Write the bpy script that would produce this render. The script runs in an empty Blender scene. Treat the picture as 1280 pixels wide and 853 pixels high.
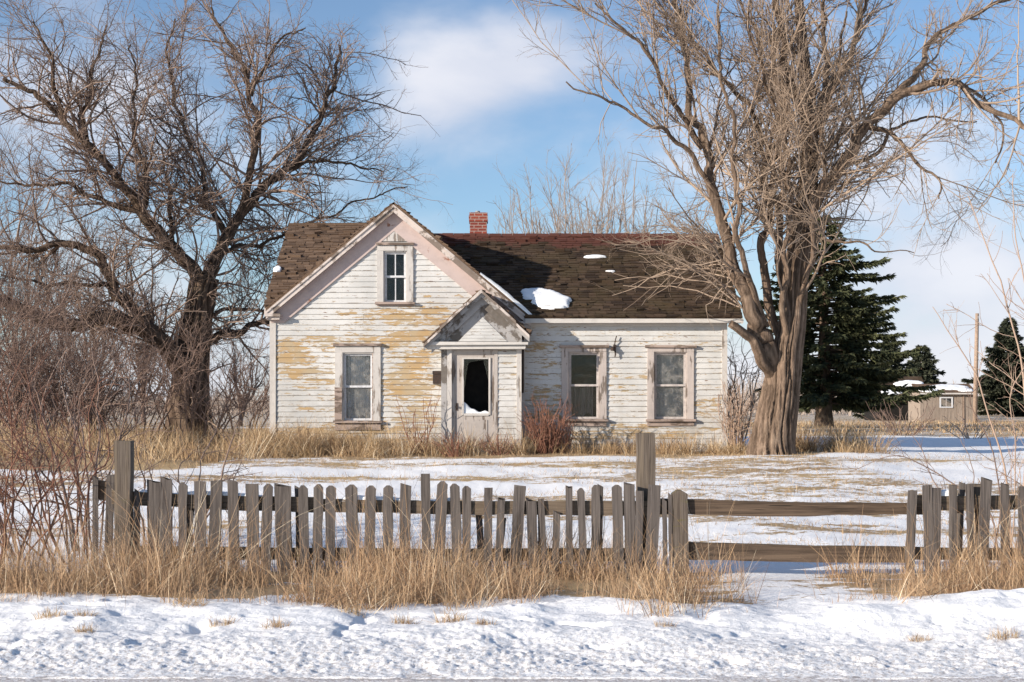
import bpy, math, random
import numpy as np
from mathutils import Vector, Matrix

random.seed(7)
RNG = np.random.default_rng(11)
SC = bpy.context.scene
COL = SC.collection
F, HZ, EYE = 1778.0, 500.0, 1.75           # focal length in photo pixels, horizon row, eye height


def W(px, py, Y):
    """a point of the place at distance Y seen in that direction"""
    return np.array([(px - 640.0) * Y / F, Y, EYE + (HZ - py) * Y / F])


# ------------------------------------------------------------------ noise
def _hash(ix, iy, seed):
    h = (ix.astype(np.int64) * 374761393 + iy.astype(np.int64) * 668265263 + seed * 974711) & 0xFFFFFFFF
    h = ((h ^ (h >> 13)) * 1274126177) & 0xFFFFFFFF
    h = (h ^ (h >> 16)) & 0xFFFFFFFF
    return h / 4294967295.0


def vnoise(x, y, seed=0):
    x = np.asarray(x, float); y = np.asarray(y, float)
    ix, iy = np.floor(x), np.floor(y)
    fx, fy = x - ix, y - iy
    fx = fx * fx * fx * (fx * (fx * 6 - 15) + 10); fy = fy * fy * fy * (fy * (fy * 6 - 15) + 10)
    a = _hash(ix, iy, seed); b = _hash(ix + 1, iy, seed); c = _hash(ix, iy + 1, seed); d = _hash(ix + 1, iy + 1, seed)
    return (a * (1 - fx) + b * fx) * (1 - fy) + (c * (1 - fx) + d * fx) * fy - 0.5


def fbm(x, y, octv=4, seed=0):
    s, a = 0, 1.0
    for k in range(octv):
        s = s + a * vnoise(np.asarray(x) * 2 ** k + 13.7 * k, np.asarray(y) * 2 ** k + 5.1 * k, seed + k)
        a *= 0.5
    return s


def sstep(a, b, x):
    t = np.clip((np.asarray(x, float) - a) / (b - a), 0, 1)
    return t * t * (3 - 2 * t)


# ------------------------------------------------------------------ mesh building
class MB:
    def __init__(s):
        s.V = []; s.Q = []; s.T = []; s.n = 0; s.A = {}

    def add(s, V, Q=None, T=None, **attrs):
        V = np.asarray(V, float).reshape(-1, 3)
        if Q is not None and len(Q): s.Q.append(np.asarray(Q, int).reshape(-1, 4) + s.n)
        if T is not None and len(T): s.T.append(np.asarray(T, int).reshape(-1, 3) + s.n)
        for k, v in attrs.items():
            s.A.setdefault(k, [])
            s.A[k].append(np.broadcast_to(np.asarray(v, float), (len(V),)))
        s.V.append(V); s.n += len(V)
        return s

    def hexa(s, P, **kw):
        """P: 8 points, bottom ring 0-3 then top ring 4-7"""
        return s.add(P, [[3, 2, 1, 0], [4, 5, 6, 7], [0, 1, 5, 4], [1, 2, 6, 5], [2, 3, 7, 6], [3, 0, 4, 7]], **kw)

    def box(s, x0, x1, y0, y1, z0, z1, j=0.0, **kw):
        P = np.array([[x0, y0, z0], [x1, y0, z0], [x1, y1, z0], [x0, y1, z0], [x0, y0, z1], [x1, y0, z1], [x1, y1, z1], [x0, y1, z1]], float)
        if j: P = P + RNG.normal(0, j, P.shape)
        return s.hexa(P, **kw)

    def prism(s, poly, y0, y1, **kw):
        """polygon in x,z (list) extruded from y0 to y1; convex"""
        n = len(poly)
        P = [(x, y0, z) for x, z in poly] + [(x, y1, z) for x, z in poly]
        Q = [[i, (i + 1) % n, n + (i + 1) % n, n + i] for i in range(n)]
        T = [[0, i + 1, i] for i in range(1, n - 1)] + [[n, n + i, n + i + 1] for i in range(1, n - 1)]
        return s.add(P, Q, T, **kw)

    def tubes(s, P, R, sides=4, cap=False, **kw):
        P = np.asarray(P, float); R = np.asarray(R, float)
        if P.ndim == 2: P = P[None]; R = R[None]
        N, n, _ = P.shape
        Tn = np.empty_like(P)
        Tn[:, 1:-1] = P[:, 2:] - P[:, :-2]; Tn[:, 0] = P[:, 1] - P[:, 0]; Tn[:, -1] = P[:, -1] - P[:, -2]
        Tn /= np.linalg.norm(Tn, axis=2, keepdims=True) + 1e-9
        e = np.tile(np.array([0.31, 0.93, 0.2]), (N, 1, 1))
        m = np.abs(Tn[:, :1] @ e.transpose(0, 2, 1))[:, 0, 0] > 0.85
        e[m] = np.array([0.9, -0.2, 0.4])
        A = np.cross(Tn, e); A /= np.linalg.norm(A, axis=2, keepdims=True) + 1e-9
        B = np.cross(Tn, A)
        ang = np.arange(sides) * 2 * math.pi / sides
        V = P[:, :, None] + R[:, :, None, None] * (A[:, :, None] * np.cos(ang)[:, None] + B[:, :, None] * np.sin(ang)[:, None])
        idx = np.arange(N * n * sides).reshape(N, n, sides)
        a = idx[:, :-1]; b = idx[:, 1:]
        Q = np.stack([a, np.roll(a, -1, 2), np.roll(b, -1, 2), b], -1).reshape(-1, 4)
        s.add(V.reshape(-1, 3), Q, **kw)
        if cap:
            for k in range(N):
                base = s.n - N * n * sides
                ring0 = idx[k, 0] + base; ring1 = idx[k, -1] + base
                T = [[ring1[0], ring1[i], ring1[i + 1]] for i in range(1, sides - 1)] + [[ring0[0], ring0[i + 1], ring0[i]] for i in range(1, sides - 1)]
                s.T.append(np.array(T))
        return s

    def mesh(s, name, smooth=False):
        me = bpy.data.meshes.new(name)
        V = np.concatenate(s.V)
        Q = np.concatenate(s.Q) if s.Q else np.zeros((0, 4), int)
        T = np.concatenate(s.T) if s.T else np.zeros((0, 3), int)
        me.vertices.add(len(V)); me.vertices.foreach_set('co', V.astype(np.float32).ravel())
        nl = Q.size + T.size
        me.loops.add(nl)
        me.loops.foreach_set('vertex_index', np.concatenate([Q.ravel(), T.ravel()]).astype(np.int32))
        me.polygons.add(len(Q) + len(T))
        st = np.concatenate([np.arange(len(Q)) * 4, Q.size + np.arange(len(T)) * 3])
        me.polygons.foreach_set('loop_start', st.astype(np.int32))
        me.polygons.foreach_set('use_smooth', np.full(len(Q) + len(T), bool(smooth)))
        for k, v in s.A.items():
            v = np.concatenate(v)
            if len(v) == len(V):
                at = me.attributes.new(k, 'FLOAT', 'POINT'); at.data.foreach_set('value', v.astype(np.float32))
        me.update(calc_edges=True)
        return me

    def build(s, name, mat, parent=None, smooth=False):
        o = bpy.data.objects.new(name, s.mesh(name, smooth))
        o.data.materials.append(mat); COL.objects.link(o)
        if parent is not None:
            o.parent = parent
            o.matrix_parent_inverse = Matrix.Translation(-Vector(parent.get('_base', (0, 0, 0))))
        return o


def tag(o, label=None, cat=None, group=None, kind=None):
    if label: o['label'] = label
    if cat: o['category'] = cat
    if group: o['group'] = group
    if kind: o['kind'] = kind
    return o


def thing(name, label, cat, base, group=None):
    o = bpy.data.objects.new(name, None); COL.objects.link(o)
    o.location = base; o['_base'] = tuple(float(v) for v in base); o.empty_display_size = 0.2
    return tag(o, label, cat, group)


# ------------------------------------------------------------------ materials
class NT:
    def __init__(s, name, rough=0.85, spec=0.2):
        s.m = bpy.data.materials.new(name); s.m.use_nodes = True
        s.t = s.m.node_tree; s.b = s.t.nodes['Principled BSDF']; s.o = s.t.nodes['Material Output']
        s.b.inputs['Roughness'].default_value = rough
        s.b.inputs['Specular IOR Level'].default_value = spec

    def n(s, typ, ins=(), out=0, **at):
        nd = s.t.nodes.new(typ)
        for k, v in at.items(): setattr(nd, k, v)
        for k, v in (ins.items() if isinstance(ins, dict) else ins):
            sk = nd.inputs[k]
            if isinstance(v, bpy.types.NodeSocket): s.t.links.new(v, sk)
            else: sk.default_value = v
        return nd.outputs[out]

    def co(s, w='Object'): return s.n('ShaderNodeTexCoord', out=w)
    def map(s, v, sc=(1, 1, 1), lo=(0, 0, 0), ro=(0, 0, 0)):
        return s.n('ShaderNodeMapping', {'Vector': v, 'Scale': sc, 'Location': lo, 'Rotation': ro})
    def noise(s, v, scale=1, det=4, rough=0.55, dist=0.0):
        return s.n('ShaderNodeTexNoise', {'Vector': v, 'Scale': scale, 'Detail': det, 'Roughness': rough, 'Distortion': dist})
    def voro(s, v, scale=1, out='Distance', feature='F1'):
        return s.n('ShaderNodeTexVoronoi', {'Vector': v, 'Scale': scale}, out=out, feature=feature)
    def math(s, op, a, b=0.0, clamp=False):
        return s.n('ShaderNodeMath', {0: a, 1: b}, operation=op, use_clamp=clamp)
    def step(s, x, a, b, lo=0.0, hi=1.0):
        return s.n('ShaderNodeMapRange', {'Value': x, 'From Min': a, 'From Max': b, 'To Min': lo, 'To Max': hi}, interpolation_type='SMOOTHSTEP', clamp=True)
    def mix(s, f, a, b):
        c = lambda v: v if isinstance(v, bpy.types.NodeSocket) else (*v, 1.0)
        return s.n('ShaderNodeMix', {0: f, 6: c(a), 7: c(b)}, out=2, data_type='RGBA')
    def attr(s, name): return s.n('ShaderNodeAttribute', out='Fac', attribute_name=name)
    def rnd(s): return s.n('ShaderNodeObjectInfo', out='Random')
    def sep(s, v):
        nd = s.t.nodes.new('ShaderNodeSeparateXYZ'); s.t.links.new(v, nd.inputs[0]); return nd.outputs
    def comb(s, x=0.0, y=0.0, z=0.0): return s.n('ShaderNodeCombineXYZ', {0: x, 1: y, 2: z})
    def bump(s, h, strength=0.5, dist=0.02):
        s.t.links.new(s.n('ShaderNodeBump', {'Height': h, 'Strength': strength, 'Distance': dist}), s.b.inputs['Normal'])
    def col(s, c):
        if isinstance(c, bpy.types.NodeSocket): s.t.links.new(c, s.b.inputs['Base Color'])
        else: s.b.inputs['Base Color'].default_value = (*c, 1)
        return s.m


CRS = 0.118            # exposed height of one clapboard
ZB = 0.55              # bottom of the siding


def mat_siding():
    N = NT('peeling_white_clapboard', 0.75, 0.25)
    co = N.co(); x, y, z = N.sep(co)
    rel = N.math('DIVIDE', N.math('SUBTRACT', z, ZB), CRS)
    bi = N.math('FLOOR', N.math('ADD', rel, 0.02)); fr = N.math('FRACT', N.math('ADD', rel, 0.02))
    h = N.math('ADD', x, y)
    v1 = N.comb(N.math('MULTIPLY', h, 1.5), N.math('MULTIPLY', bi, 3.71), N.math('MULTIPLY', z, 7.0))
    n1 = N.noise(v1, 1.0, 7, 0.62)
    n1b = N.noise(N.comb(N.math('MULTIPLY', h, 5.0), N.math('MULTIPLY', bi, 1.3), N.math('MULTIPLY', z, 26.0)), 1.0, 6, 0.65)
    peel = N.attr('peel')
    f = N.math('ADD', N.math('ADD', N.math('MULTIPLY', n1, 0.55), N.math('MULTIPLY', n1b, 0.55)), N.math('ADD', N.math('MULTIPLY', peel, 0.145), N.math('MULTIPLY', N.attr('rnd'), 0.07)))
    ochre = N.step(f, 0.735, 0.76)
    fray = N.step(f, 0.65, 0.74)
    # thin worn line along the lower edge of the boards
    edge = N.math('MULTIPLY', N.step(fr, 0.20, 0.05), N.step(N.noise(N.comb(N.math('MULTIPLY', h, 2.6), N.math('MULTIPLY', bi, 2.17), 0.0), 1.0, 6, 0.7), 0.50, 0.60))
    big = N.noise(co, 0.9, 5, 0.6)
    white = N.mix(N.step(big, 0.35, 0.7), (0.60, 0.59, 0.575), (0.435, 0.43, 0.42))
    streak = N.noise(N.map(co, (9, 9, 0.5)), 1.0, 4, 0.6)
    white = N.mix(N.step(streak, 0.5, 0.75, 0, 0.5), white, (0.50, 0.475, 0.44))
    white = N.mix(N.math('MULTIPLY', N.attr('rnd'), 0.4), white, (0.52, 0.51, 0.50))
    wood = N.mix(N.noise(N.comb(N.math('MULTIPLY', h, 3.0), bi, N.math('MULTIPLY', z, 30)), 1.0, 4), (0.52, 0.325, 0.12), (0.30, 0.24, 0.18))
    wood = N.mix(N.step(N.noise(co, 2.2, 3), 0.45, 0.60), wood, (0.40, 0.31, 0.20))
    chip = N.noise(N.comb(N.math('MULTIPLY', h, 15.0), N.math('MULTIPLY', bi, 5.3), N.math('MULTIPLY', z, 70)), 1.0, 3, 0.6)
    chips = N.math('MULTIPLY', N.step(chip, 0.60, 0.64), N.step(f, 0.60, 0.72))
    c_chip = N.mix(N.step(n1, 0.45, 0.6), (0.36, 0.30, 0.24), (0.20, 0.16, 0.135))
    c = N.mix(N.math('MULTIPLY', fray, 0.35), white, (0.56, 0.50, 0.42))
    c = N.mix(chips, c, c_chip)
    c = N.mix(ochre, c, wood)
    c = N.mix(N.math('MULTIPLY', edge, 0.85), c, (0.22, 0.17, 0.13))
    g = N.noise(N.map(co, (6, 6, 22), (3, 1, 7)), 1.0, 3, 0.5)
    c = N.mix(N.step(g, 0.68, 0.71), c, (0.17, 0.09, 0.065))
    dirt = N.math('MULTIPLY', N.step(z, 2.3, 0.6), N.step(N.noise(co, 3.5, 5, 0.65), 0.36, 0.70))
    c = N.mix(N.math('MULTIPLY', dirt, 0.62), c, (0.30, 0.255, 0.20))
    grey = N.attr('grey')
    c = N.mix(N.math('MULTIPLY', grey, N.step(n1b, 0.3, 0.7)), c, (0.33, 0.31, 0.29))
    N.bump(N.math('SUBTRACT', N.math('MULTIPLY', n1b, 0.5), ochre), 0.5, 0.006)
    return N.col(c)


def mat_trim(name, paint, wood, amount=0.5, wood2=None, axis='x'):
    N = NT(name, 0.75, 0.2)
    co = N.co()
    sc = {'x': (1.6, 6, 14), 'z': (12, 6, 1.4), 'u': (3, 3, 3)}[axis]
    n1 = N.noise(N.map(co, sc), 1.0, 7, 0.66)
    n2 = N.noise(co, 1.6, 4, 0.6)
    f = N.math('ADD', N.math('MULTIPLY', n1, 0.7), N.math('MULTIPLY', n2, 0.5))
    th = 0.78 - 0.28 * amount
    m = N.step(f, th, th + 0.06)
    fine = N.noise(N.map(co, tuple(4 * v for v in sc)), 1.0, 5, 0.6)
    w = N.mix(fine, wood, wood2 or tuple(v * 0.5 for v in wood))
    p = N.mix(N.step(N.noise(co, 5.0, 5, 0.7), 0.4, 0.75, 0, 0.6), paint, tuple(v * 0.74 for v in paint))
    N.bump(N.math('SUBTRACT', N.math('MULTIPLY', fine, 0.6), m), 0.55, 0.006)
    return N.col(N.mix(m, p, w))


def mat_wood(name, a, b, c, moss=0.0, axis='z'):
    N = NT(name, 0.9, 0.1)
    co = N.co(); r = N.rnd()
    off = N.comb(N.math('MULTIPLY', r, 37.0), N.math('MULTIPLY', r, 91.0), N.math('MULTIPLY', r, 13.0))
    v = N.n('ShaderNodeVectorMath', {0: co, 1: off}, operation='ADD')
    sc = (60, 60, 2.2) if axis == 'z' else (2.2, 60, 60)
    g1 = N.noise(N.map(v, sc), 1.0, 5, 0.6, 0.4)
    g2 = N.noise(N.map(v, tuple(s * 0.22 for s in sc)), 1.0, 4, 0.6, 0.8)
    col = N.mix(N.step(g1, 0.3, 0.7), a, b)
    col = N.mix(N.step(g2, 0.45, 0.8), col, c)
    col = N.mix(N.math('MULTIPLY', r, 0.75), col, N.mix(g1, tuple(x * 1.55 for x in a), tuple(x * 0.9 for x in b)))
    crack = N.step(N.noise(N.map(v, tuple(s * 0.7 for s in sc)), 1.0, 2, 0.5), 0.34, 0.28)
    col = N.mix(N.math('MULTIPLY', crack, 0.8), col, (0.03, 0.025, 0.02))
    if moss:
        nz = N.sep(N.n('ShaderNodeNewGeometry', out='Normal'))[2]
        mm = N.math('MULTIPLY', N.step(nz, 0.2, 0.8), N.step(N.noise(co, 9, 4, 0.6), 0.35, 0.55))
        mm2 = N.step(N.noise(N.map(co, (5, 12, 20)), 1, 4, 0.65), 0.6, 0.72)
        col = N.mix(N.math('MULTIPLY', N.math('MAXIMUM', mm, mm2), moss), col, (0.13, 0.115, 0.035))
    N.bump(N.math('SUBTRACT', g1, N.math('MULTIPLY', crack, 0.8)), 0.7, 0.006)
    return N.col(col)


def mat_bark(name, a, b, c, scale=1.0):
    N = NT(name, 0.95, 0.05)
    co = N.co()
    n1 = N.noise(N.map(co, (17 * scale, 17 * scale, 2.6 * scale)), 1.0, 6, 0.65, 0.7)
    n2 = N.noise(co, 2.4 * scale, 5, 0.65)
    rg = N.attr('ridge')
    col = N.mix(N.step(n1, 0.36, 0.66), a, b)
    col = N.mix(N.step(n2, 0.48, 0.75, 0, 0.8), col, c)
    col = N.mix(N.math('MULTIPLY', rg, 0.9), col, tuple(x * 0.28 for x in a))
    N.bump(n1, 0.9, 0.03 / scale)
    return N.col(col)


def mat_twig(name, a, b, rough=0.8):
    N = NT(name, rough, 0.15)
    r = N.attr('rnd')
    return N.col(N.mix(N.math('ADD', N.math('MULTIPLY', r, 0.75), N.math('MULTIPLY', N.noise(N.co(), 1.2, 3), 0.35), True), a, b))


def mat_grass(name, stops):
    N = NT(name, 0.7, 0.2)
    r = N.attr('rnd')
    c = N.mix(N.step(r, 0.0, 0.5), stops[0], stops[1])
    c = N.mix(N.step(r, 0.5, 1.0), c, stops[2])
    c = N.mix(N.step(N.noise(N.co(), 1.4, 3), 0.4, 0.7, 0, 0.5), c, stops[3])
    c = N.mix(N.step(r, 0.10, 0.05), c, (0.11, 0.066, 0.045))
    c = N.mix(N.step(r, 0.955, 0.975), c, (0.74, 0.62, 0.45))
    return N.col(c)


def mat_snow(name):
    N = NT(name, 0.6, 0.25)
    co = N.co()
    n = N.noise(co, 22, 6, 0.7); n2 = N.noise(co, 120, 3, 0.6)
    N.bump(N.math('ADD', n, N.math('MULTIPLY', n2, 0.3)), 0.35, 0.02)
    return N.col(N.mix(n, (0.87, 0.885, 0.90), (0.80, 0.815, 0.84)))


def mat_ground():
    N = NT('snowy_ground', 0.75, 0.2)
    co = N.co(); x, y, z = N.sep(co)
    straw = N.attr('straw')
    far = N.step(y, 18, 60)
    nA = N.noise(N.map(co, (0.9, 2.2, 1)), 1.0, 8, 0.68)
    nB = N.noise(N.map(co, (7, 14, 7)), 1.0, 5, 0.7)
    f = N.math('ADD', straw, N.math('ADD', N.math('MULTIPLY', N.math('SUBTRACT', nA, 0.5), 1.6), N.math('MULTIPLY', N.math('SUBTRACT', nB, 0.5), 1.15)))
    m = N.step(f, 0.49, 0.58)
    sn = N.noise(co, 26, 7, 0.72); sn2 = N.noise(co, 3.0, 4, 0.6)
    snow = N.mix(sn, (0.92, 0.915, 0.915), (0.85, 0.85, 0.86))
    # grit thrown up from the road
    grit = N.math('MULTIPLY', N.step(y, 12.2, 10.3), N.step(N.noise(co, 34, 4, 0.75), 0.46, 0.62))
    snow = N.mix(N.math('MULTIPLY', grit, 0.7), snow, (0.42, 0.36, 0.32))
    st = N.mix(N.noise(N.map(co, (18, 7, 18)), 1.0, 5, 0.7), (0.47, 0.345, 0.205), (0.25, 0.175, 0.108))
    st = N.mix(N.step(N.noise(co, 0.5, 4), 0.42, 0.62), st, (0.46, 0.33, 0.18))
    N.bump(N.math('ADD', N.math('MULTIPLY', sn, 0.8), N.math('MULTIPLY', nB, 0.9)), 0.6, 0.03)
    return N.col(N.mix(m, snow, st))


def mat_road():
    N = NT('packed_snow_and_grit', 0.7, 0.25)
    co = N.co()
    n = N.noise(co, 30, 6, 0.75); n2 = N.noise(N.map(co, (0.4, 5, 1)), 1, 4, 0.6)
    c = N.mix(N.step(n, 0.42, 0.62), (0.74, 0.73, 0.74), (0.42, 0.365, 0.335))
    c = N.mix(N.step(n2, 0.5, 0.75, 0, 0.6), c, (0.33, 0.29, 0.27))
    N.bump(n, 0.9, 0.02)
    return N.col(c)


def mat_roof(name, base, dark, moss, red=None):
    N = NT(name, 0.92, 0.12)
    co = N.co(); z = N.sep(co)[2]
    r = N.attr('rnd')
    c = N.mix(N.step(r, 0.0, 0.9), dark, base)
    c = N.mix(N.step(N.noise(co, 1.3, 6, 0.65), 0.42, 0.66, 0, 0.8), c, moss)
    c = N.mix(N.step(N.noise(co, 18, 4, 0.7), 0.52, 0.75, 0, 0.6), c, tuple(v * 0.35 for v in dark))
    c = N.mix(N.step(N.noise(N.map(co, (40, 40, 4)), 1, 2, 0.6), 0.62, 0.75, 0, 0.5), c, tuple(v * 1.7 for v in base))
    if red:
        zz = N.math('ADD', z, N.math('ADD', N.math('MULTIPLY', N.noise(co, 1.1, 4, 0.6), 0.55), N.math('MULTIPLY', r, 0.25)))
        c = N.mix(N.step(zz, red[0], red[0] + 0.22, 0, 0.9), c, N.mix(r, red[1], red[2]))
    N.bump(N.noise(co, 45, 5, 0.7), 0.5, 0.008)
    return N.col(c)


def mat_brick():
    N = NT('red_brick', 0.9, 0.1)
    co = N.co(); x, y, z = N.sep(co)
    v = N.comb(N.math('ADD', x, y), z, 0.0)
    br = N.t.nodes.new('ShaderNodeTexBrick')
    N.t.links.new(v, br.inputs['Vector'])
    br.inputs['Color1'].default_value = (0.30, 0.075, 0.05, 1); br.inputs['Color2'].default_value = (0.20, 0.05, 0.04, 1)
    br.inputs['Mortar'].default_value = (0.36, 0.27, 0.24, 1); br.inputs['Scale'].default_value = 1.0
    br.inputs['Brick Width'].default_value = 0.2; br.inputs['Row Height'].default_value = 0.072; br.inputs['Mortar Size'].default_value = 0.009
    c = N.mix(N.step(N.noise(co, 9, 5, 0.7), 0.5, 0.75, 0, 0.5), br.outputs['Color'], (0.10, 0.045, 0.04))
    N.bump(N.math('SUBTRACT', N.noise(co, 40, 4), br.outputs['Fac']), 0.5, 0.01)
    return N.col(c)


def mat_glass(name='old_window_glass', dust=0.03):
    N = NT(name)
    co = N.co()
    tr = N.n('ShaderNodeBsdfTransparent', {0: (0.90, 0.90, 0.90, 1)})
    wob = N.n('ShaderNodeBump', {'Height': N.noise(co, 5, 2), 'Strength': 0.12, 'Distance': 0.02})
    gl = N.n('ShaderNodeBsdfGlossy', {'Color': (0.92, 0.88, 0.88, 1), 'Roughness': 0.03, 'Normal': wob})
    df = N.n('ShaderNodeBsdfDiffuse', {'Color': (0.45, 0.43, 0.40, 1)})
    a = N.n('ShaderNodeMixShader', {0: N.n('ShaderNodeFresnel', {'IOR': 1.38}), 1: tr, 2: gl})
    b = N.n('ShaderNodeMixShader', {0: N.math('MULTIPLY', N.step(N.noise(co, 6, 5, 0.65), 0.35, 0.75), dust), 1: a, 2: df})
    N.t.links.new(b, N.o.inputs['Surface'])
    return N.m


def mat_plain(name, c, c2=None, rough=0.8, scale=8, spec=0.2):
    N = NT(name, rough, spec)
    n = N.noise(N.co(), scale, 5, 0.65)
    N.bump(n, 0.3, 0.01)
    return N.col(N.mix(N.step(n, 0.35, 0.7), c, c2 or tuple(v * 0.65 for v in c)))


def mat_curtain(name, c, c2):
    N = NT(name, 0.9, 0.05)
    co = N.co()
    n = N.noise(N.map(co, (26, 3, 0.7)), 1.0, 4, 0.6)
    return N.col(N.mix(N.step(n, 0.3, 0.7), c, c2))


def mat_needles(name, a, b):
    N = NT(name, 0.75, 0.15)
    r = N.attr('rnd')
    return N.col(N.mix(r, a, b))


M_SIDING = mat_siding()
M_TRIM = mat_trim('worn_white_trim', (0.54, 0.51, 0.48), (0.34, 0.28, 0.23), 0.32)
M_TRIMV = mat_trim('worn_white_upright_trim', (0.52, 0.485, 0.455), (0.32, 0.27, 0.23), 0.40, axis='z')
M_CASING = mat_trim('pale_pink_casing', (0.46, 0.40, 0.37), (0.24, 0.195, 0.165), 0.5, axis='z')
M_CASWHITE = mat_trim('white_casing', (0.52, 0.49, 0.465), (0.30, 0.25, 0.215), 0.52, axis='z')
M_BROWNTRIM = mat_trim('brown_worn_trim', (0.36, 0.28, 0.24), (0.20, 0.15, 0.12), 0.62)
M_RAKE = mat_trim('bare_rake_board', (0.56, 0.49, 0.45), (0.27, 0.215, 0.18), 0.66, axis='u')
M_PINK = mat_trim('faded_pink_frieze', (0.49, 0.395, 0.37), (0.34, 0.22, 0.14), 0.30, (0.20, 0.07, 0.055), axis='u')
M_GREYTRIM = mat_trim('grey_porch_boards', (0.35, 0.335, 0.33), (0.185, 0.16, 0.14), 0.62, axis='u')
M_DOOR = mat_trim('greyed_door_paint', (0.42, 0.375, 0.345), (0.22, 0.175, 0.145), 0.6, axis='z')
M_SASHW = mat_plain('white_sash_paint', (0.62, 0.62, 0.64), (0.47, 0.47, 0.49), 0.6, 20)
M_SASHG = mat_plain('greyed_sash_paint', (0.52, 0.47, 0.44), (0.36, 0.32, 0.31), 0.7, 14)
M_GLASS = mat_glass()
M_DUSTY = mat_glass('dusty_window_glass', 0.45)
M_CURT = mat_curtain('grey_sheer_curtain', (0.88, 0.88, 0.88), (0.62, 0.62, 0.62))
M_CURT2 = mat_curtain('dirty_torn_curtain', (0.26, 0.23, 0.215), (0.10, 0.09, 0.085))
M_SHADE = mat_curtain('crumpled_window_shade', (0.60, 0.59, 0.57), (0.42, 0.41, 0.40))
M_DARK = mat_plain('near_black_boards', (0.018, 0.015, 0.013), (0.010, 0.009, 0.008))  # near-black, so indoor shade sits in the colour; the barn wall shares it
M_IRON = mat_plain('black_rusty_iron', (0.035, 0.03, 0.028), (0.07, 0.04, 0.028), 0.6, 30)
M_METAL = mat_plain('dull_grey_metal', (0.30, 0.30, 0.31), (0.2, 0.19, 0.19), 0.5, 20)
M_STONE = mat_plain('stone_foundation', (0.30, 0.27, 0.24), (0.16, 0.14, 0.12), 0.9, 6)
M_ROOFL = mat_roof('brown_shingles', (0.185, 0.125, 0.088), (0.095, 0.064, 0.047), (0.15, 0.098, 0.066))
M_ROOFR = mat_roof('dark_mossy_shingles', (0.092, 0.062, 0.043), (0.036, 0.025, 0.019), (0.076, 0.056, 0.033), (5.76, (0.135, 0.052, 0.040), (0.10, 0.04, 0.032)))
M_BRICK = mat_brick()
M_PICKET = mat_wood('weathered_picket_wood', (0.140, 0.120, 0.110), (0.062, 0.053, 0.049), (0.205, 0.176, 0.155))
M_RAIL = mat_wood('mossy_rail_wood', (0.175, 0.135, 0.10), (0.075, 0.056, 0.042), (0.25, 0.19, 0.14), 0.7, 'x')
M_RAILD = mat_wood('dark_rail_wood', (0.125, 0.088, 0.064), (0.055, 0.04, 0.03), (0.19, 0.135, 0.095), 0.15, 'x')
M_POST = mat_wood('grey_post_wood', (0.160, 0.132, 0.110), (0.085, 0.067, 0.055), (0.22, 0.175, 0.13), 0.5)
M_SNOW = mat_snow('old_snow')
M_GROUND = mat_ground()
M_ROAD = mat_road()
M_BARKL = mat_bark('dark_furrowed_bark', (0.150, 0.105, 0.078), (0.075, 0.053, 0.041), (0.195, 0.148, 0.105))
M_BARKR = mat_bark('grey_brown_furrowed_bark', (0.225, 0.160, 0.118), (0.105, 0.074, 0.054), (0.29, 0.215, 0.16))
M_TWIGL = mat_twig('purple_brown_twigs', (0.160, 0.110, 0.088), (0.31, 0.23, 0.185))
M_TWIGR = mat_twig('tan_brown_twigs', (0.195, 0.140, 0.105), (0.38, 0.29, 0.22))
M_TWIGF = mat_twig('pale_grey_twigs', (0.25, 0.20, 0.17), (0.34, 0.28, 0.24))
M_THICK = mat_twig('reddish_thicket_twigs', (0.105, 0.066, 0.054), (0.29, 0.205, 0.165))
M_REDBUSH = mat_twig('red_brown_stems', (0.155, 0.068, 0.046), (0.29, 0.15, 0.105))
M_SAPL = mat_twig('tan_sapling_bark', (0.27, 0.17, 0.12), (0.42, 0.31, 0.24))
M_STRAW = mat_grass('dry_straw_grass', [(0.22, 0.135, 0.078), (0.43, 0.282, 0.165), (0.64, 0.47, 0.30), (0.33, 0.19, 0.105)])
M_STRAWH = mat_grass('golden_dry_grass', [(0.23, 0.145, 0.082), (0.43, 0.295, 0.165), (0.60, 0.45, 0.275), (0.33, 0.205, 0.115)])
M_NEEDLE = mat_needles('dark_spruce_needles', (0.026, 0.035, 0.021), (0.115, 0.120, 0.058))
M_NEEDLEF = mat_needles('far_spruce_needles', (0.026, 0.033, 0.024), (0.085, 0.090, 0.058))
M_SHED = mat_wood('silvered_shed_boards', (0.30, 0.245, 0.20), (0.19, 0.15, 0.125), (0.36, 0.30, 0.25))
M_POLE = mat_plain('sunbleached_pole_wood', (0.36, 0.265, 0.20), (0.25, 0.18, 0.14))

# ------------------------------------------------------------------ terrain
FENCE_Y = 15.0


def base_h(x, y):
    y = np.asarray(y, float); x = np.asarray(x, float)
    h = -0.20 + 0.10 * sstep(10.3, 12.6, y)
    h = h + 0.70 * sstep(15.2, 30.0, y)
    h = h - 0.50 * sstep(40, 105, y) - 0.1 * sstep(105, 300, y)
    return h


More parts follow.
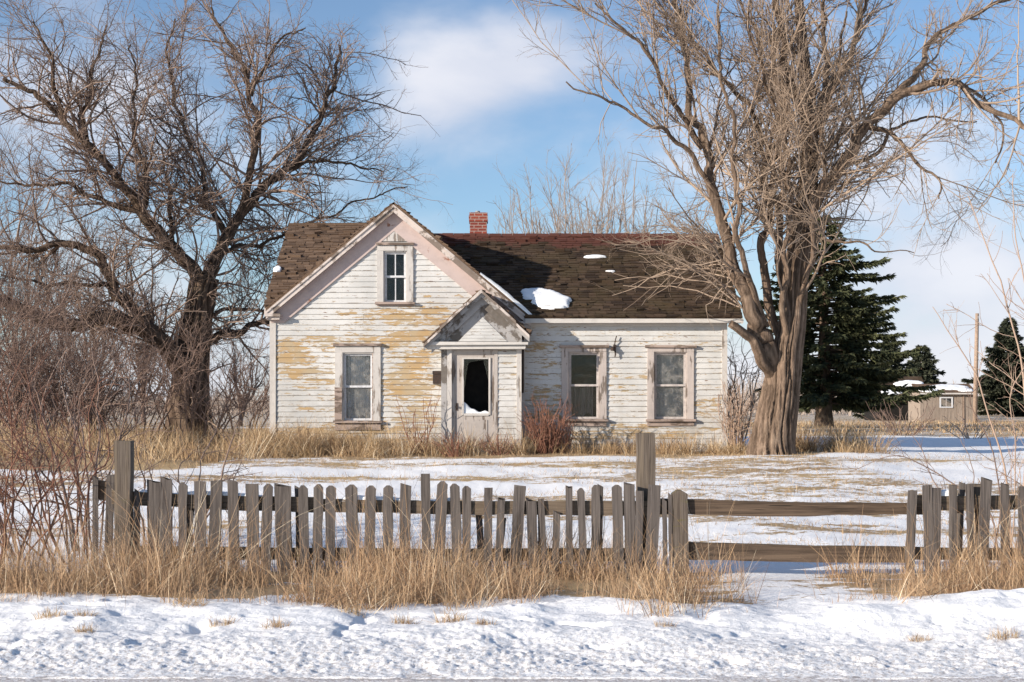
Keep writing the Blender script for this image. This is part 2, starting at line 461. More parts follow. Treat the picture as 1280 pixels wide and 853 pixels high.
def ground_h(x, y):
    x = np.asarray(x, float); y = np.asarray(y, float)
    h = base_h(x, y)
    near = sstep(10.1, 11.0, y)
    fade = 1 - sstep(20, 60, y)
    h = h + 0.10 * fbm(x * 0.35, y * 0.35, 3, 5) * near * (0.6 + 0.4 * fade)
    bank = np.exp(-((y - 12.0) / 1.5) ** 2)
    h = h + bank * (0.10 * fbm(x * 1.1, y * 1.5, 4, 21) + 0.03)
    # right-hand hummocks thrown up by the plough
    h = h + 0.13 * np.exp(-((x - 4.2) / 0.9) ** 2 - ((y - 12.1) / 0.55) ** 2) + 0.08 * np.exp(-((x - 2.9) / 0.5) ** 2 - ((y - 11.9) / 0.35) ** 2)
    cr = sstep(9.8, 10.3, y) * (1 - sstep(12.4, 15.5, y))
    lump = fbm(x * 5.5, y * 6.5, 3, 41)
    fine = np.abs(fbm(x * 16, y * 18, 3, 61))
    roadish = 1 - sstep(10.5, 12.3, y)
    h = h + cr * (0.014 * lump + (0.008 + 0.028 * roadish) * (fine - 0.2))
    pit = np.maximum(0, fbm(x * 3.1, y * 4.2, 2, 77) - 0.36)
    h = h - cr * pit * 0.16
    mid = sstep(15, 17, y) * fade
    h = h + mid * (0.025 * fbm(x * 2.2, y * 3.0, 3, 91))
    return h


def straw_map(x, y):
    s = np.full(x.shape, 0.0)
    g = lambda cx, cy, sx, sy: np.exp(-((x - cx) / sx) ** 2 - ((y - cy) / sy) ** 2)
    # strip under the fence
    edge = 13.05 + 0.75 * fbm(x * 0.9, 0 * x, 3, 3)
    gap = np.exp(-((x - 2.6) / 0.75) ** 2)
    s = np.maximum(s, sstep(edge - 0.3, edge + 0.25, y) * (1 - sstep(15.0, 15.9, y)) * (0.80 - 0.5 * gap))
    # along the front of the house
    s = np.maximum(s, 0.95 * sstep(28.4, 29.6, y + 0.5 * fbm(x * 0.7, y * 0.1, 3, 8)) * (1 - sstep(33, 38, y)) * (1 - sstep(7.0, 8.5, x)))
    # tall grass beside the left wall
    s = np.maximum(s, 0.9 * sstep(25.5, 27.0, y + 0.8 * fbm(x * 0.4, y * 0.2, 2, 4)) * (1 - sstep(60, 75, y)) * (1 - sstep(-6.5, -4.5, x)))
    # yard: streaks of flattened grass
    st = 0.54 * sstep(0.0, 0.55, fbm(x * 0.22, y * 0.85, 4, 15) + 0.28) * sstep(16.5, 18.5, y)
    s = np.maximum(s, st)
    s = np.maximum(s, 0.62 * g(7.5, 27.6, 7.0, 0.8))
    s = np.maximum(s, 0.50 * g(3.5, 22.5, 3.5, 0.6)); s = np.maximum(s, 0.5 * g(2.6, 17.5, 2.0, 0.9)); s = np.maximum(s, 0.48 * g(5.0, 18.8, 2.5, 0.5))
    # beyond the big tree: drifted snow, then straw coloured field
    right = sstep(4.5, 6.5, x)
    s = np.where((y > 29.6) & (x > 4.5), s * (1 - right * sstep(29.6, 31, y)) + right * sstep(29.6, 31, y) * (0.10 + 0.54 * sstep(41, 46, y)), s)
    s = np.maximum(s, 0.64 * sstep(60, 75, y))
    return s


def make_ground():
    ys = np.concatenate([np.linspace(-28, 9.0, 12), np.linspace(9.2, 13.2, 190), np.linspace(13.23, 17, 70), np.geomspace(17.08, 45, 150), np.geomspace(46, 400, 90), np.geomspace(430, 4000, 14)])
    u = np.linspace(-1, 1, 820); u = np.sign(u) * np.abs(u) ** 1.08
    half = np.maximum(7.0, 0.55 * ys + 2.0)
    half = np.where(ys < 9.1, 40, half)
    half = np.where(ys > 60, 33 + (ys - 60) * 1.4, half)
    ext = np.array([0.6, 1.5, 3.0, 5.5, 10, 20, 45])
    Xg = np.concatenate([-half[:, None] - ext[None, ::-1], half[:, None] * u[None], half[:, None] + ext[None]], 1)
    Yg = np.repeat(ys[:, None], Xg.shape[1], 1)
    Z = ground_h(Xg, Yg)
    Z = np.where(Yg < 9.95, Z - 0.06, Z)
    nv = Xg.shape[1]; idx = np.arange(len(ys) * nv).reshape(len(ys), nv)
    Q = np.stack([idx[:-1, :-1], idx[:-1, 1:], idx[1:, 1:], idx[1:, :-1]], -1).reshape(-1, 4)
    mb = MB().add(np.stack([Xg, Yg, Z], -1).reshape(-1, 3), Q, straw=straw_map(Xg, Yg).ravel())
    tag(mb.build('ground', M_GROUND, smooth=True), kind='structure')
    # the road the picture was taken from
    xs = np.concatenate([np.linspace(-60, -8, 12), np.linspace(-7, 7, 480), np.linspace(8, 60, 12)]); ys = np.concatenate([np.linspace(-6, 8.8, 14), np.linspace(9.0, 10.45, 64)])
    X, Y = np.meshgrid(xs, ys)
    Z = -0.205 + 0.020 * np.abs(fbm(X * 14, Y * 16, 3, 9)) + 0.012 * fbm(X * 2, Y * 5, 3, 19) - 0.05 * sstep(10.0, 10.4, Y + 0.25 * fbm(X * 1.4, Y, 3, 2))
    idx = np.arange(X.size).reshape(X.shape)
    Q = np.stack([idx[:-1, :-1], idx[:-1, 1:], idx[1:, 1:], idx[1:, :-1]], -1).reshape(-1, 4)
    tag(MB().add(np.stack([X, Y, Z], -1).reshape(-1, 3), Q).build('road', M_ROAD, smooth=True), kind='structure')


make_ground()


def GH(x, y): return float(ground_h(np.array([x]), np.array([y]))[0])


# ------------------------------------------------------------------ house
FY = 31.0                                     # front wall plane
K = FY / F
hx = lambda px: (px - 640) * K
hz = lambda py: EYE + (HZ - py) * K
XL, XJ, XR = hx(338), hx(652), hx(908)        # left corner, joint of the two wings, right corner
BACK = 37.6
house = thing('farmhouse', 'abandoned white clapboard farmhouse with peeling paint and a front gable', 'house', (0, 33, 0.6))
APX = hx(493)                                 # gable apex
APZ_ROOF = EYE + (HZ - 253) * (FY - 0.22) / F
EVL = EYE + (HZ - 386) * (FY - 0.22) / F
SL = (APZ_ROOF - EVL) / (APX - hx(335))       # slope of the gable
gable_under = lambda x: APZ_ROOF - 0.10 - SL * np.abs(x - APX)


def boards(mb, x0, x1, zlo, ztop, plane, openings=(), peelfn=None, greyfn=None, axis='x', clip=None):
    """clapboards on a vertical plane; axis x: plane is y, facing -y.  plane = fn(h, off) -> xyz"""
    i0 = int(math.floor((zlo - ZB) / CRS)); i1 = int(math.ceil((ztop - ZB) / CRS))
    for i in range(i0, i1):
        za = ZB + i * CRS; zb = za + CRS
        a, b = x0, x1
        if clip is not None:
            c = clip(za)
            if c is None: continue
            a, b = max(a, c[0]), min(b, c[1])
            if b - a < 0.05: continue
        za2 = max(za, zlo); zb2 = min(zb, ztop)
        iv = [(a, b)]
        for (ox0, ox1, oz0, oz1) in openings:
            if zb2 <= oz0 or za2 >= oz1: continue
            nv = []
            for (p, q) in iv:
                if ox1 <= p or ox0 >= q: nv.append((p, q)); continue
                if ox0 > p: nv.append((p, ox0))
                if ox1 < q: nv.append((ox1, q))
            iv = nv
        for (p, q) in iv:
            cuts = [p]
            while q - cuts[-1] > 3.2: cuts.append(cuts[-1] + random.uniform(1.4, 3.0))
            cuts.append(q)
            for s, e in zip(cuts[:-1], cuts[1:]):
                if e - s < 0.02: continue
                n = max(2, int((e - s) / 0.14) + 1)
                hs = np.linspace(s + 0.0015, e - 0.0015, n)
                r = random.random()
                sag = random.gauss(0, 0.0025) + np.linspace(random.gauss(0, 0.003), random.gauss(0, 0.003), n)
                out = 0.019 + abs(random.gauss(0, 0.003)) + 0.004 * vnoise(hs * 1.7, np.full(n, i * 3.3), 9)
                lo = plane(hs, out, za2 + sag); hi = plane(hs, np.full(n, 0.005), np.full(n, zb2)); un = plane(hs, np.full(n, -0.004), za2 + sag + 0.002)
                V = np.concatenate([un, lo, hi]); k = np.arange(n - 1)
                Q = np.concatenate([np.stack([k, k + 1, n + k + 1, n + k], 1), np.stack([n + k, n + k + 1, 2 * n + k + 1, 2 * n + k], 1)])
                zz = np.concatenate([np.full(n, za2), np.full(n, za2), np.full(n, zb2)]); hh = np.tile(hs, 3)
                pe = peelfn(hh, zz) if peelfn else 0.0
                gr = greyfn(hh, zz) if greyfn else 0.0
                mb.add(V, Q, rnd=r, peel=pe, grey=gr)


def gs(x, z, px, py, sx, sy, a=1.0):
    return a * np.exp(-((x - hx(px)) / (sx * K)) ** 2 - ((z - hz(py)) / (sy * K)) ** 2)


def peel_front(x, z):
    p = 0.30 * (z < hz(385)) + 0.15 + 0.25 * sstep(hz(500), hz(560), z * 1.0) * 0 + gs(x, z, 385, 470, 45, 26, 0.6) + gs(x, z, 450, 427, 75, 8, 1.0) + gs(x, z, 515, 450, 35, 45, 0.75) + gs(x, z, 535, 392, 26, 22, 1.05)
    p = p + gs(x, z, 520, 505, 35, 32, 0.8) + gs(x, z, 440, 545, 95, 13, 1.15) + gs(x, z, 360, 440, 22, 20, 0.8) + gs(x, z, 490, 395, 60, 14, 0.45)
    p = p + gs(x, z, 680, 500, 28, 40, 0.85) + gs(x, z, 670, 435, 20, 6, 0.7) + gs(x, z, 785, 487, 25, 16, 0.72) + gs(x, z, 885, 510, 25, 12, 0.6) + gs(x, z, 720, 545, 60, 12, 0.9) + gs(x, z, 840, 540, 60, 10, 0.55)
    return np.clip(p, 0, 1.25)


def grey_front(x, z):
    return np.clip(gs(x, z, 548, 470, 9, 60, 0.55) + gs(x, z, 660, 425, 14, 18, 0.5) + gs(x, z, 545, 540, 40, 18, 0.4) + gs(x, z, 700, 555, 90, 12, 0.5), 0, 0.8)


# window openings (photo pixels of the sash)
WIN = dict(gable=(479, 509, 314, 378), left=(428, 467, 441, 526), wing1=(710, 750, 440, 524), wing2=(817, 859, 440, 524))
OP = {k: (hx(a), hx(b), hz(d), hz(c)) for k, (a, b, c, d) in WIN.items()}
plane_front = lambda h, o, z: np.stack([h, FY - o, z + 0 * h], -1)
W_EAVE_L = hz(384)
W_EAVE_R = hz(400)

mb = MB()
boards(mb, XL, XJ, ZB, W_EAVE_L - 0.02, plane_front, [OP['left']], peel_front, grey_front)
boards(mb, XL, XJ, W_EAVE_L - 0.02, APZ_ROOF, plane_front, [OP['gable']], peel_front, grey_front,
       clip=lambda z: (APX - (APZ_ROOF - 0.12 - z - CRS) / SL, APX + (APZ_ROOF - 0.12 - z - CRS) / SL) if z + CRS < APZ_ROOF - 0.2 else None)
mb.build('wall', M_SIDING, house)
mb = MB()
boards(mb, XJ, XR, ZB, W_EAVE_R + 0.02, plane_front, [OP['wing1'], OP['wing2']], peel_front, grey_front)
mb.build('wall', M_SIDING, house)
# side and back walls
mb = MB()
sl_main = 0.60
boards(mb, FY, BACK, ZB, 6.0, lambda h, o, z: np.stack([XR + o, h, z + 0 * h], -1),
       clip=lambda z: (max(FY, FY + (z + CRS - W_EAVE_R) / 0.585), min(BACK, BACK - (z + CRS - W_EAVE_R) / 0.585)))
mb.build('wall', M_SIDING, house)
mb = MB()
boards(mb, FY, BACK, ZB, 6.2, lambda h, o, z: np.stack([XL - o, h, z + 0 * h], -1),
       clip=lambda z: (max(FY, FY + (z + CRS - W_EAVE_L) / 0.62), min(BACK, BACK - (z + CRS - W_EAVE_L) / 0.62)))
mb.build('wall', M_SIDING, house)
mb = MB()
boards(mb, XL, XR, ZB, W_EAVE_R, lambda h, o, z: np.stack([h, BACK + o, z + 0 * h], -1))
mb.build('wall', M_SIDING, house)
mb = MB().box(XL + 0.02, XR - 0.02, FY + 0.03, BACK - 0.03, 0.2, ZB + 0.02)
mb.build('foundation', M_STONE, house)
# inner boards seen through the panes, the dim room's shade in their near-black colour
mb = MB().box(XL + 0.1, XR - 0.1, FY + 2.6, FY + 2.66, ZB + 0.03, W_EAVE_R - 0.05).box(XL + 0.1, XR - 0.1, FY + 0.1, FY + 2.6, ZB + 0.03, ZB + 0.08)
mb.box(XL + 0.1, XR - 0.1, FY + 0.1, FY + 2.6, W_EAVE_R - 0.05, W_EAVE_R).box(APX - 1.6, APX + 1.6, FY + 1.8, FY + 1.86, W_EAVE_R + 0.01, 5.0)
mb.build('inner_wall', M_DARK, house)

# corner boards
for (a, b) in ((338, 345), (903, 909)):
    z1 = W_EAVE_L - 0.05 if a < 600 else W_EAVE_R - 0.03
    MB().box(hx(a) - 0.012, hx(b), FY - 0.040, FY + 0.05, ZB - 0.02, z1, 0.003).build('corner_board', M_TRIMV, house)
MB().box(hx(650), hx(656), FY - 0.036, FY + 0.02, ZB, W_EAVE_R + 0.05, 0.003).build('corner_board', M_TRIMV, house)
dsp = np.array([[hx(653.5), FY - 0.09, W_EAVE_R + 0.02], [hx(653.5), FY - 0.09, 2.9], [hx(653.2), FY - 0.085, 1.9]])
MB().tubes(dsp, np.full(3, 0.028), 8, True).build('downspout', M_IRON, house, True)


# ---- roofs made of single shingles
def shingle_roof(mb, o, u, v, width, length, exp=0.125, wd=0.22, left=None, right=None, gap=0.006, missing=0.015):
    """o: eave corner, u: unit along the eave, v: unit up the slope.  left/right: fn(distance up) -> u limits"""
    o, u, v = (np.asarray(t, float) for t in (o, u, v))
    nrm = np.cross(u, v); nrm /= np.linalg.norm(nrm)
    nc = int(math.ceil(length / exp))
    for i in range(nc):
        a = i * exp; b = min(a + exp * 1.35, length)
        l = left(a) if left else 0.0; r = right(a) if right else width
        s = l - random.uniform(0, wd)
        wav = lambda q: 0.014 * float(vnoise(q * 0.8, i * 0.35, 3)) + 0.02 * float(vnoise(q * 0.25, i * 0.1, 6))
        while s < r:
            w = wd * random.uniform(0.55, 1.35); e = s + w
            s0, e0 = max(s, l), min(e, r); s = e + gap
            if e0 - s0 < 0.02: continue
            if random.random() < missing: continue
            lift = 0.026 + abs(random.gauss(0, 0.009)) + (random.uniform(0.02, 0.06) if random.random() < 0.09 else 0)
            dz = random.gauss(0, 0.014)
            sk = random.gauss(0, 0.010)
            P = []
            for (q, t, hh) in ((s0, a + dz - sk, 0.0), (e0, a + dz + sk, 0.0), (e0, b, -0.004), (s0, b, -0.004), (s0, a + dz - sk, lift), (e0, a + dz + sk, lift + random.gauss(0, 0.004)), (e0, b, 0.006), (s0, b, 0.006)):
                P.append(o + u * q + v * t + nrm * (hh + wav(q)))
            mb.hexa(np.array(P), rnd=random.random())


def slab(mb, o, u, v, width, length, th=0.05, l2=0.0, r2=0.0):
    o, u, v = (np.asarray(t, float) for t in (o, u, v)); n = np.cross(u, v); n /= np.linalg.norm(n)
    ring = [o, o + u * width, o + u * (width + r2) + v * length, o + v * length + u * l2]
    mb.hexa(np.array([p - n * th for p in ring] + ring), rnd=0.5)


RIDGE_Y = 34.4
# right wing
eY = FY - 0.26; eZ = EYE + (HZ - 396) * eY / F; rZ = EYE + (HZ - 294.5) * RIDGE_Y / F
wv = np.array([0, RIDGE_Y - eY, rZ - eZ]); wl = np.linalg.norm(wv); wv = wv / wl
wx0 = APX - 0.5; wx1 = hx(926)
mbw = MB()
wfoot = lambda a: max(0.0, APX + (APZ_ROOF - (eZ + a * wv[2])) / SL - 0.12 - wx0)
so_ = np.array([wx0, eY, eZ]); nw_ = np.cross((1, 0, 0), wv)
ring = [so_ + np.array([wfoot(0), 0, 0]), so_ + np.array([wx1 - wx0, 0, 0]), so_ + np.array([wx1 - wx0, 0, 0]) + wv * wl, so_ + np.array([wfoot(wl), 0, 0]) + wv * wl]
mbw.hexa(np.array([p - nw_ * 0.05 for p in ring] + ring), rnd=0.5)
shingle_roof(mbw, (wx0, eY - 0.02, eZ), (1, 0, 0), wv, wx1 - wx0, wl - 0.02, left=wfoot)
bv = np.array([0, RIDGE_Y - (BACK + 0.35), rZ - eZ]); bl = np.linalg.norm(bv); bv /= bl
slab(mbw, (wx1, BACK + 0.35, eZ), (-1, 0, 0), bv, wx1 - wx0, bl)
s = wx0
while s < wx1 - 0.05:
    w = random.uniform(0.22, 0.34); e = min(s + w, wx1)
    for sg in (-1, 1):
        j = random.gauss(0, 0.008)
        mbw.hexa(np.array([(s, RIDGE_Y, rZ + 0.02), (e, RIDGE_Y, rZ + 0.02), (e, RIDGE_Y + sg * 0.13, rZ - 0.05), (s, RIDGE_Y + sg * 0.13, rZ - 0.05),
                           (s, RIDGE_Y, rZ + 0.045 + j), (e, RIDGE_Y, rZ + 0.045 + j), (e, RIDGE_Y + sg * 0.13, rZ - 0.02 + j), (s, RIDGE_Y + sg * 0.13, rZ - 0.02 + j)]), rnd=random.random())
    s = e + 0.006
wing_roof = mbw.build('wing_roof', M_ROOFR, house)
# left block: side slope seen to the left of the gable
lY = FY - 0.20; lZ = EYE + (HZ - 383) * lY / F; lrZ = EYE + (HZ - 281) * RIDGE_Y / F
lv = np.array([0, RIDGE_Y - lY, lrZ - lZ]); ll = np.linalg.norm(lv); lv /= ll
lx0 = hx(334.0) - 0.03; lx1 = APX
mbl = MB()
foot = lambda a: min(lx1, APX - (APZ_ROOF - (lZ + a * lv[2])) / SL + 0.12) - lx0      # where the slope dives under the gable roof
so_ = np.array([lx0, lY, lZ]); nl_ = np.cross((1, 0, 0), lv)
ring = [so_, so_ + np.array([max(0.05, foot(0)), 0, 0]), so_ + np.array([foot(ll), 0, 0]) + lv * ll, so_ + lv * ll]
mbl.hexa(np.array([p - nl_ * 0.05 for p in ring] + ring), rnd=0.5)
shingle_roof(mbl, (lx0 - 0.02, lY - 0.02, lZ), (1, 0, 0), lv, lx1 - lx0, ll, missing=0.03, right=lambda a: max(0.02, foot(a)))
bv = np.array([0, RIDGE_Y - (BACK + 0.3), lrZ - lZ]); bl = np.linalg.norm(bv); bv /= bl
slab(mbl, (lx1 + 0.05, BACK + 0.3, lZ), (-1, 0, 0), bv, lx1 + 0.05 - lx0, bl)
mbl.box(lx0 - 0.02, lx1, RIDGE_Y - 0.07, RIDGE_Y + 0.07, lrZ - 0.02, lrZ + 0.03, 0.005, rnd=0.4)
mbl.build('side_roof', M_ROOFL, house)
# front gable roof, ridge running back
gY0 = FY - 0.22; gY1 = RIDGE_Y + 0.4
for sg in (-1, 1):
    mbg = MB()
    tip = hx(334) if sg < 0 else hx(664)
    ez = APZ_ROOF - SL * abs(tip - APX)
    v = np.array([APX - tip, 0, APZ_ROOF - ez]); L = np.linalg.norm(v); v /= L
    if sg > 0:
        o = (tip, gY0, ez); u = (0, 1, 0)
    else:
        o = (tip, gY1, ez); u = (0, -1, 0)
    slab(mbg, o, u, v, gY1 - gY0, L, 0.045)
    shingle_roof(mbg, np.array(o) - (0, 0.02 if sg > 0 else -0.02, 0), u, v, gY1 - gY0 + 0.02, L)
    mbg.build('gable_roof', M_ROOFL, house)

# ---- rake boards, frieze, eaves
for sg in (-1, 1):
    tip = hx(334.5) if sg < 0 else hx(663.5)
    zt = lambda x: APZ_ROOF - SL * abs(x - APX)
    mb = MB()
    segs = np.linspace(0, 1, 5)
    for a, b in zip(segs[:-1], segs[1:]):
        xa = tip + (APX - tip) * a; xb = tip + (APX - tip) * b
        j = random.gauss(0, 0.004)
        d0, d1 = 0.055, 0.215
        P = [(xa, gY0 + 0.01 + j, zt(xa) - d1), (xb, gY0 + 0.01 + j, zt(xb) - d1), (xb, gY0 + 0.045, zt(xb) - d1), (xa, gY0 + 0.045, zt(xa) - d1),
             (xa, gY0 + 0.01 + j, zt(xa) - d0), (xb, gY0 + 0.01 + j, zt(xb) - d0), (xb, gY0 + 0.045, zt(xb) - d0), (xa, gY0 + 0.045, zt(xa) - d0)]
        mb.hexa(np.array(P))
        # thin crown strip
        d0, d1 = 0.050, 0.105
        P = [(xa, gY0 - 0.014, zt(xa) - d1), (xb, gY0 - 0.014, zt(xb) - d1), (xb, gY0 + 0.008, zt(xb) - d1), (xa, gY0 + 0.008, zt(xa) - d1),
             (xa, gY0 - 0.014, zt(xa) - d0), (xb, gY0 - 0.014, zt(xb) - d0), (xb, gY0 + 0.008, zt(xb) - d0), (xa, gY0 + 0.008, zt(xa) - d0)]
        mb.hexa(np.array(P))
    mb.build('rake_board', M_RAKE, house)
    # soffit under the overhang and pink frieze on the wall
    mb = MB()
    xa, xb = tip, APX
    d0, d1 = 0.175, 0.20
    P = [(xa, gY0 + 0.05, zt(xa) - d1), (xb, gY0 + 0.05, zt(xb) - d1), (xb, FY + 0.02, zt(xb) - d1), (xa, FY + 0.02, zt(xa) - d1),
         (xa, gY0 + 0.05, zt(xa) - d0), (xb, gY0 + 0.05, zt(xb) - d0), (xb, FY + 0.02, zt(xb) - d0), (xa, FY + 0.02, zt(xa) - d0)]
    mb.hexa(np.array(P))
    xa = hx(341) + 0.26 if sg < 0 else hx(655) - 0.3
    d0, d1 = 0.205, 0.60
    P = [(xa, FY - 0.052, zt(xa) - d1), (xb, FY - 0.052, zt(xb) - d1), (xb, FY - 0.002, zt(xb) - d1), (xa, FY - 0.002, zt(xa) - d1),
         (xa, FY - 0.052, zt(xa) - d0), (xb, FY - 0.052, zt(xb) - d0), (xb, FY - 0.002, zt(xb) - d0), (xa, FY - 0.002, zt(xa) - d0)]
    mb.hexa(np.array(P))
    xe = hx(339) if sg < 0 else hx(658)
    mb.prism([(xe, zt(xa) - d1), (xa, zt(xa) - d1), (xa, zt(xa) - d0), (xe, zt(xe) - d0)] if sg < 0 else [(xa, zt(xa) - d1), (xe, zt(xa) - d1), (xe, zt(xe) - d0), (xa, zt(xa) - d0)], FY - 0.052, FY - 0.002)
    mb.build('frieze_board', M_PINK, house)
    # short eave return at the foot of the gable
    mb = MB()
    a, b = (hx(333), hx(352)) if sg < 0 else (hx(644), hx(664))
    zz = zt(tip) - 0.13
    mb.box(a, b, gY0 - 0.01, FY + 0.03, zz - 0.03, zz + 0.03, 0.004).box(a + 0.03, b - 0.02, gY0 + 0.05, FY, zz - 0.10, zz - 0.032, 0.004)
    mb.build('eave_return', M_RAKE, house)
mb = MB()
mb.box(hx(656), hx(927), eY + 0.0, eY + 0.03, eZ - 0.135, eZ - 0.045, 0.003).box(hx(656), hx(925), eY + 0.03, FY, eZ - 0.135, eZ - 0.11)
mb.box(hx(657), hx(908), FY - 0.045, FY, eZ - 0.20, eZ - 0.137)
mb.build('eave_board', M_TRIM, house)
MB().hexa(np.array([(wx1 - 0.03, eY, eZ - 0.16), (wx1, eY, eZ - 0.16), (wx1, RIDGE_Y, rZ - 0.16), (wx1 - 0.03, RIDGE_Y, rZ - 0.16), (wx1 - 0.03, eY, eZ - 0.05), (wx1, eY, eZ - 0.05), (wx1, RIDGE_Y, rZ - 0.05), (wx1 - 0.03, RIDGE_Y, rZ - 0.05)])).build('rake_board', M_TRIM, house)
MB().hexa(np.array([(lx0, lY, lZ - 0.18), (lx0 + 0.03, lY, lZ - 0.18), (lx0 + 0.03, RIDGE_Y, lrZ - 0.18), (lx0, RIDGE_Y, lrZ - 0.18), (lx0, lY, lZ - 0.05), (lx0 + 0.03, lY, lZ - 0.05), (lx0 + 0.03, RIDGE_Y, lrZ - 0.05), (lx0, RIDGE_Y, lrZ - 0.05)])).build('rake_board', M_RAKE, house)

# chimney (part of the wing roof)
cx0, cx1 = (587.5 - 640) * 34.6 / F, (608.5 - 640) * 34.6 / F
cz = EYE + (HZ - 267) * 34.6 / F
mb = MB().box(cx0, cx1, 34.42, 34.85, rZ - 0.5, cz - 0.22).box(cx0 - 0.022, cx1 + 0.022, 34.40, 34.87, cz - 0.22, cz - 0.08, 0.004).box(cx0 - 0.012, cx1 + 0.012, 34.41, 34.86, cz - 0.08, cz, 0.004)
ch = mb.build('chimney', M_BRICK, wing_roof)
MB().tubes(np.array([[(cx0 + cx1) / 2 - 0.02, 34.63, cz - 0.02], [(cx0 + cx1) / 2 - 0.02, 34.63, cz + 0.06]]), np.array([0.06, 0.06]), 10, True).build('flue', M_METAL, ch)


# ---- windows
def window(key, label, casing, capmat, sash, cap=(), sillmat=None, cw=9, muntin=False, glass=(None, None), head=8, capover=2, apron=6):
    a, b, c, d = WIN[key]
    x0, x1, z0, z1 = hx(a), hx(b), hz(d), hz(c)
    w = cw * K
    mb = MB()
    yb = FY - 0.048
    mb.box(x0 - w, x0 + 0.005, yb, FY + 0.02, z0 - 0.01, z1 + 0.001, 0.002)
    mb.box(x1 - 0.005, x1 + w, yb, FY + 0.02, z0 - 0.01, z1 + 0.001, 0.002)
    mb.box(x0 - w, x1 + w, yb - 0.003, FY + 0.02, z1 + 0.002, z1 + head * K, 0.002)
    # jamb lining
    mb.box(x0 + 0.006, x0 + 0.03, FY - 0.02, FY + 0.13, z0, z1).box(x1 - 0.03, x1 - 0.006, FY - 0.02, FY + 0.13, z0, z1).box(x0 + 0.03, x1 - 0.03, FY - 0.02, FY + 0.13, z1 - 0.025, z1)
    fr = mb.build('window', casing, house)
    if label: fr['label'] = label
    MB().box(x0 - w - capover * K, x1 + w + capover * K, FY - 0.10, FY + 0.01, z1 + head * K + 0.001, z1 + head * K + 0.055, 0.004).build('head_cap', capmat, fr)
    MB().box(x0 - w - 2 * K, x1 + w + 2 * K, FY - 0.11, FY + 0.13, z0 - 0.05, z0 - 0.001, 0.004).box(x0 - w, x1 + w, FY - 0.05, FY, z0 - 0.05 - apron * K, z0 - 0.052, 0.004).build('sill', sillmat or capmat, fr)
    zm = (z0 + z1) / 2
    t = 0.042
    for (za, zb, yo, g) in ((zm - 0.02, z1 - 0.026, 0.035, glass[0]), (z0 + 0.002, zm + 0.02, 0.075, glass[1])):
        xa, xb = x0 + 0.031, x1 - 0.031
        m = MB()
        m.box(xa, xa + t, FY + yo, FY + yo + 0.034, za, zb, 0.001).box(xb - t, xb, FY + yo, FY + yo + 0.034, za, zb, 0.001)
        m.box(xa + t, xb - t, FY + yo + 0.001, FY + yo + 0.033, za, za + t * 1.1).box(xa + t, xb - t, FY + yo + 0.001, FY + yo + 0.033, zb - t, zb)
        if muntin: m.box((xa + xb) / 2 - 0.012, (xa + xb) / 2 + 0.012, FY + yo + 0.002, FY + yo + 0.032, za + t * 1.1, zb - t)
        m.build('sash', sash, fr)
        if g is not None:
            MB().box(xa + t - 0.004, xb - t + 0.004, FY + yo + 0.015, FY + yo + 0.019, za + t - 0.004, zb - t + 0.004).build('pane', g, fr)
    return fr, (x0, x1, z0, z1)


def cloth(x0, x1, z0, z1, y, mat, parent, name='curtain', amp=0.02, waves=9, ragged=0.0, nx=50, sag=0.0):
    xs = np.linspace(x0, x1, nx); zs = np.linspace(z0, z1, 14)
    X, Z = np.meshgrid(xs, zs)
    t = (X - x0) / (x1 - x0)
    Yv = y + amp * np.sin(t * waves * 6.28 + 1.5 * vnoise(X * 3, Z * 1.5, 5)) + 0.5 * amp * vnoise(X * 9, Z * 3, 8)
    low = ragged * vnoise(X * 6, X * 0, 3) * (1 - (Z - z0) / (z1 - z0))
    Z = Z + low - sag * np.sin(t * 3.14) * ((Z - z0) / (z1 - z0))
    idx = np.arange(X.size).reshape(X.shape)
    Q = np.stack([idx[:-1, :-1], idx[:-1, 1:], idx[1:, 1:], idx[1:, :-1]], -1).reshape(-1, 4)
    return MB().add(np.stack([X, Yv, Z], -1).reshape(-1, 3), Q).build(name, mat, parent, True)


fr, (x0, x1, z0, z1) = window('gable', None, M_CASWHITE, M_BROWNTRIM, M_SASHW, muntin=True, glass=(M_GLASS, M_GLASS), head=7, capover=1, apron=2, cw=7.5, sillmat=M_BROWNTRIM)
MB().prism([(hx(474), hz(302)), (hx(514), hz(302)), (hx(494), hz(285))], FY - 0.045, FY - 0.02).build('gable_panel', M_CASWHITE, house)
fr, (x0, x1, z0, z1) = window('left', None, M_CASWHITE, M_BROWNTRIM, M_SASHW, glass=(M_DUSTY, M_DUSTY), head=8, apron=9)
cloth(x0 + 0.05, x1 - 0.04, z0 + 0.05, z1 - 0.03, FY + 0.17, M_CURT, fr, waves=8)
MB().box(x1 - 0.028, x1 - 0.002, FY - 0.03, FY + 0.03, z0, z1).build('bare_jamb', M_BROWNTRIM, fr)
MB().box(x0 - 9.3 * K, x0 - 0.004, FY - 0.056, FY - 0.05, z0, z0 + 0.72, 0.002).build('bare_jamb', M_BROWNTRIM, fr)
fr, (x0, x1, z0, z1) = window('wing1', None, M_CASING, M_BROWNTRIM, M_SASHG, glass=(M_GLASS, M_GLASS), head=5, cw=8, capover=3)
cloth(x0 + 0.06, x1 - 0.14, z0 + 0.03, (z0 + z1) / 2 + 0.05, FY + 0.18, M_CURT2, fr, waves=5, ragged=0.2, sag=0.1)
fr, (x0, x1, z0, z1) = window('wing2', None, M_CASING, M_BROWNTRIM, M_SASHG, glass=(M_DUSTY, M_DUSTY), head=5, cw=8, capover=3)
cloth(x0 + 0.05, x1 - 0.05, z0 + 0.03, z1 - 0.03, FY + 0.16, M_SHADE, fr, name='shade', waves=1.3, amp=0.012)

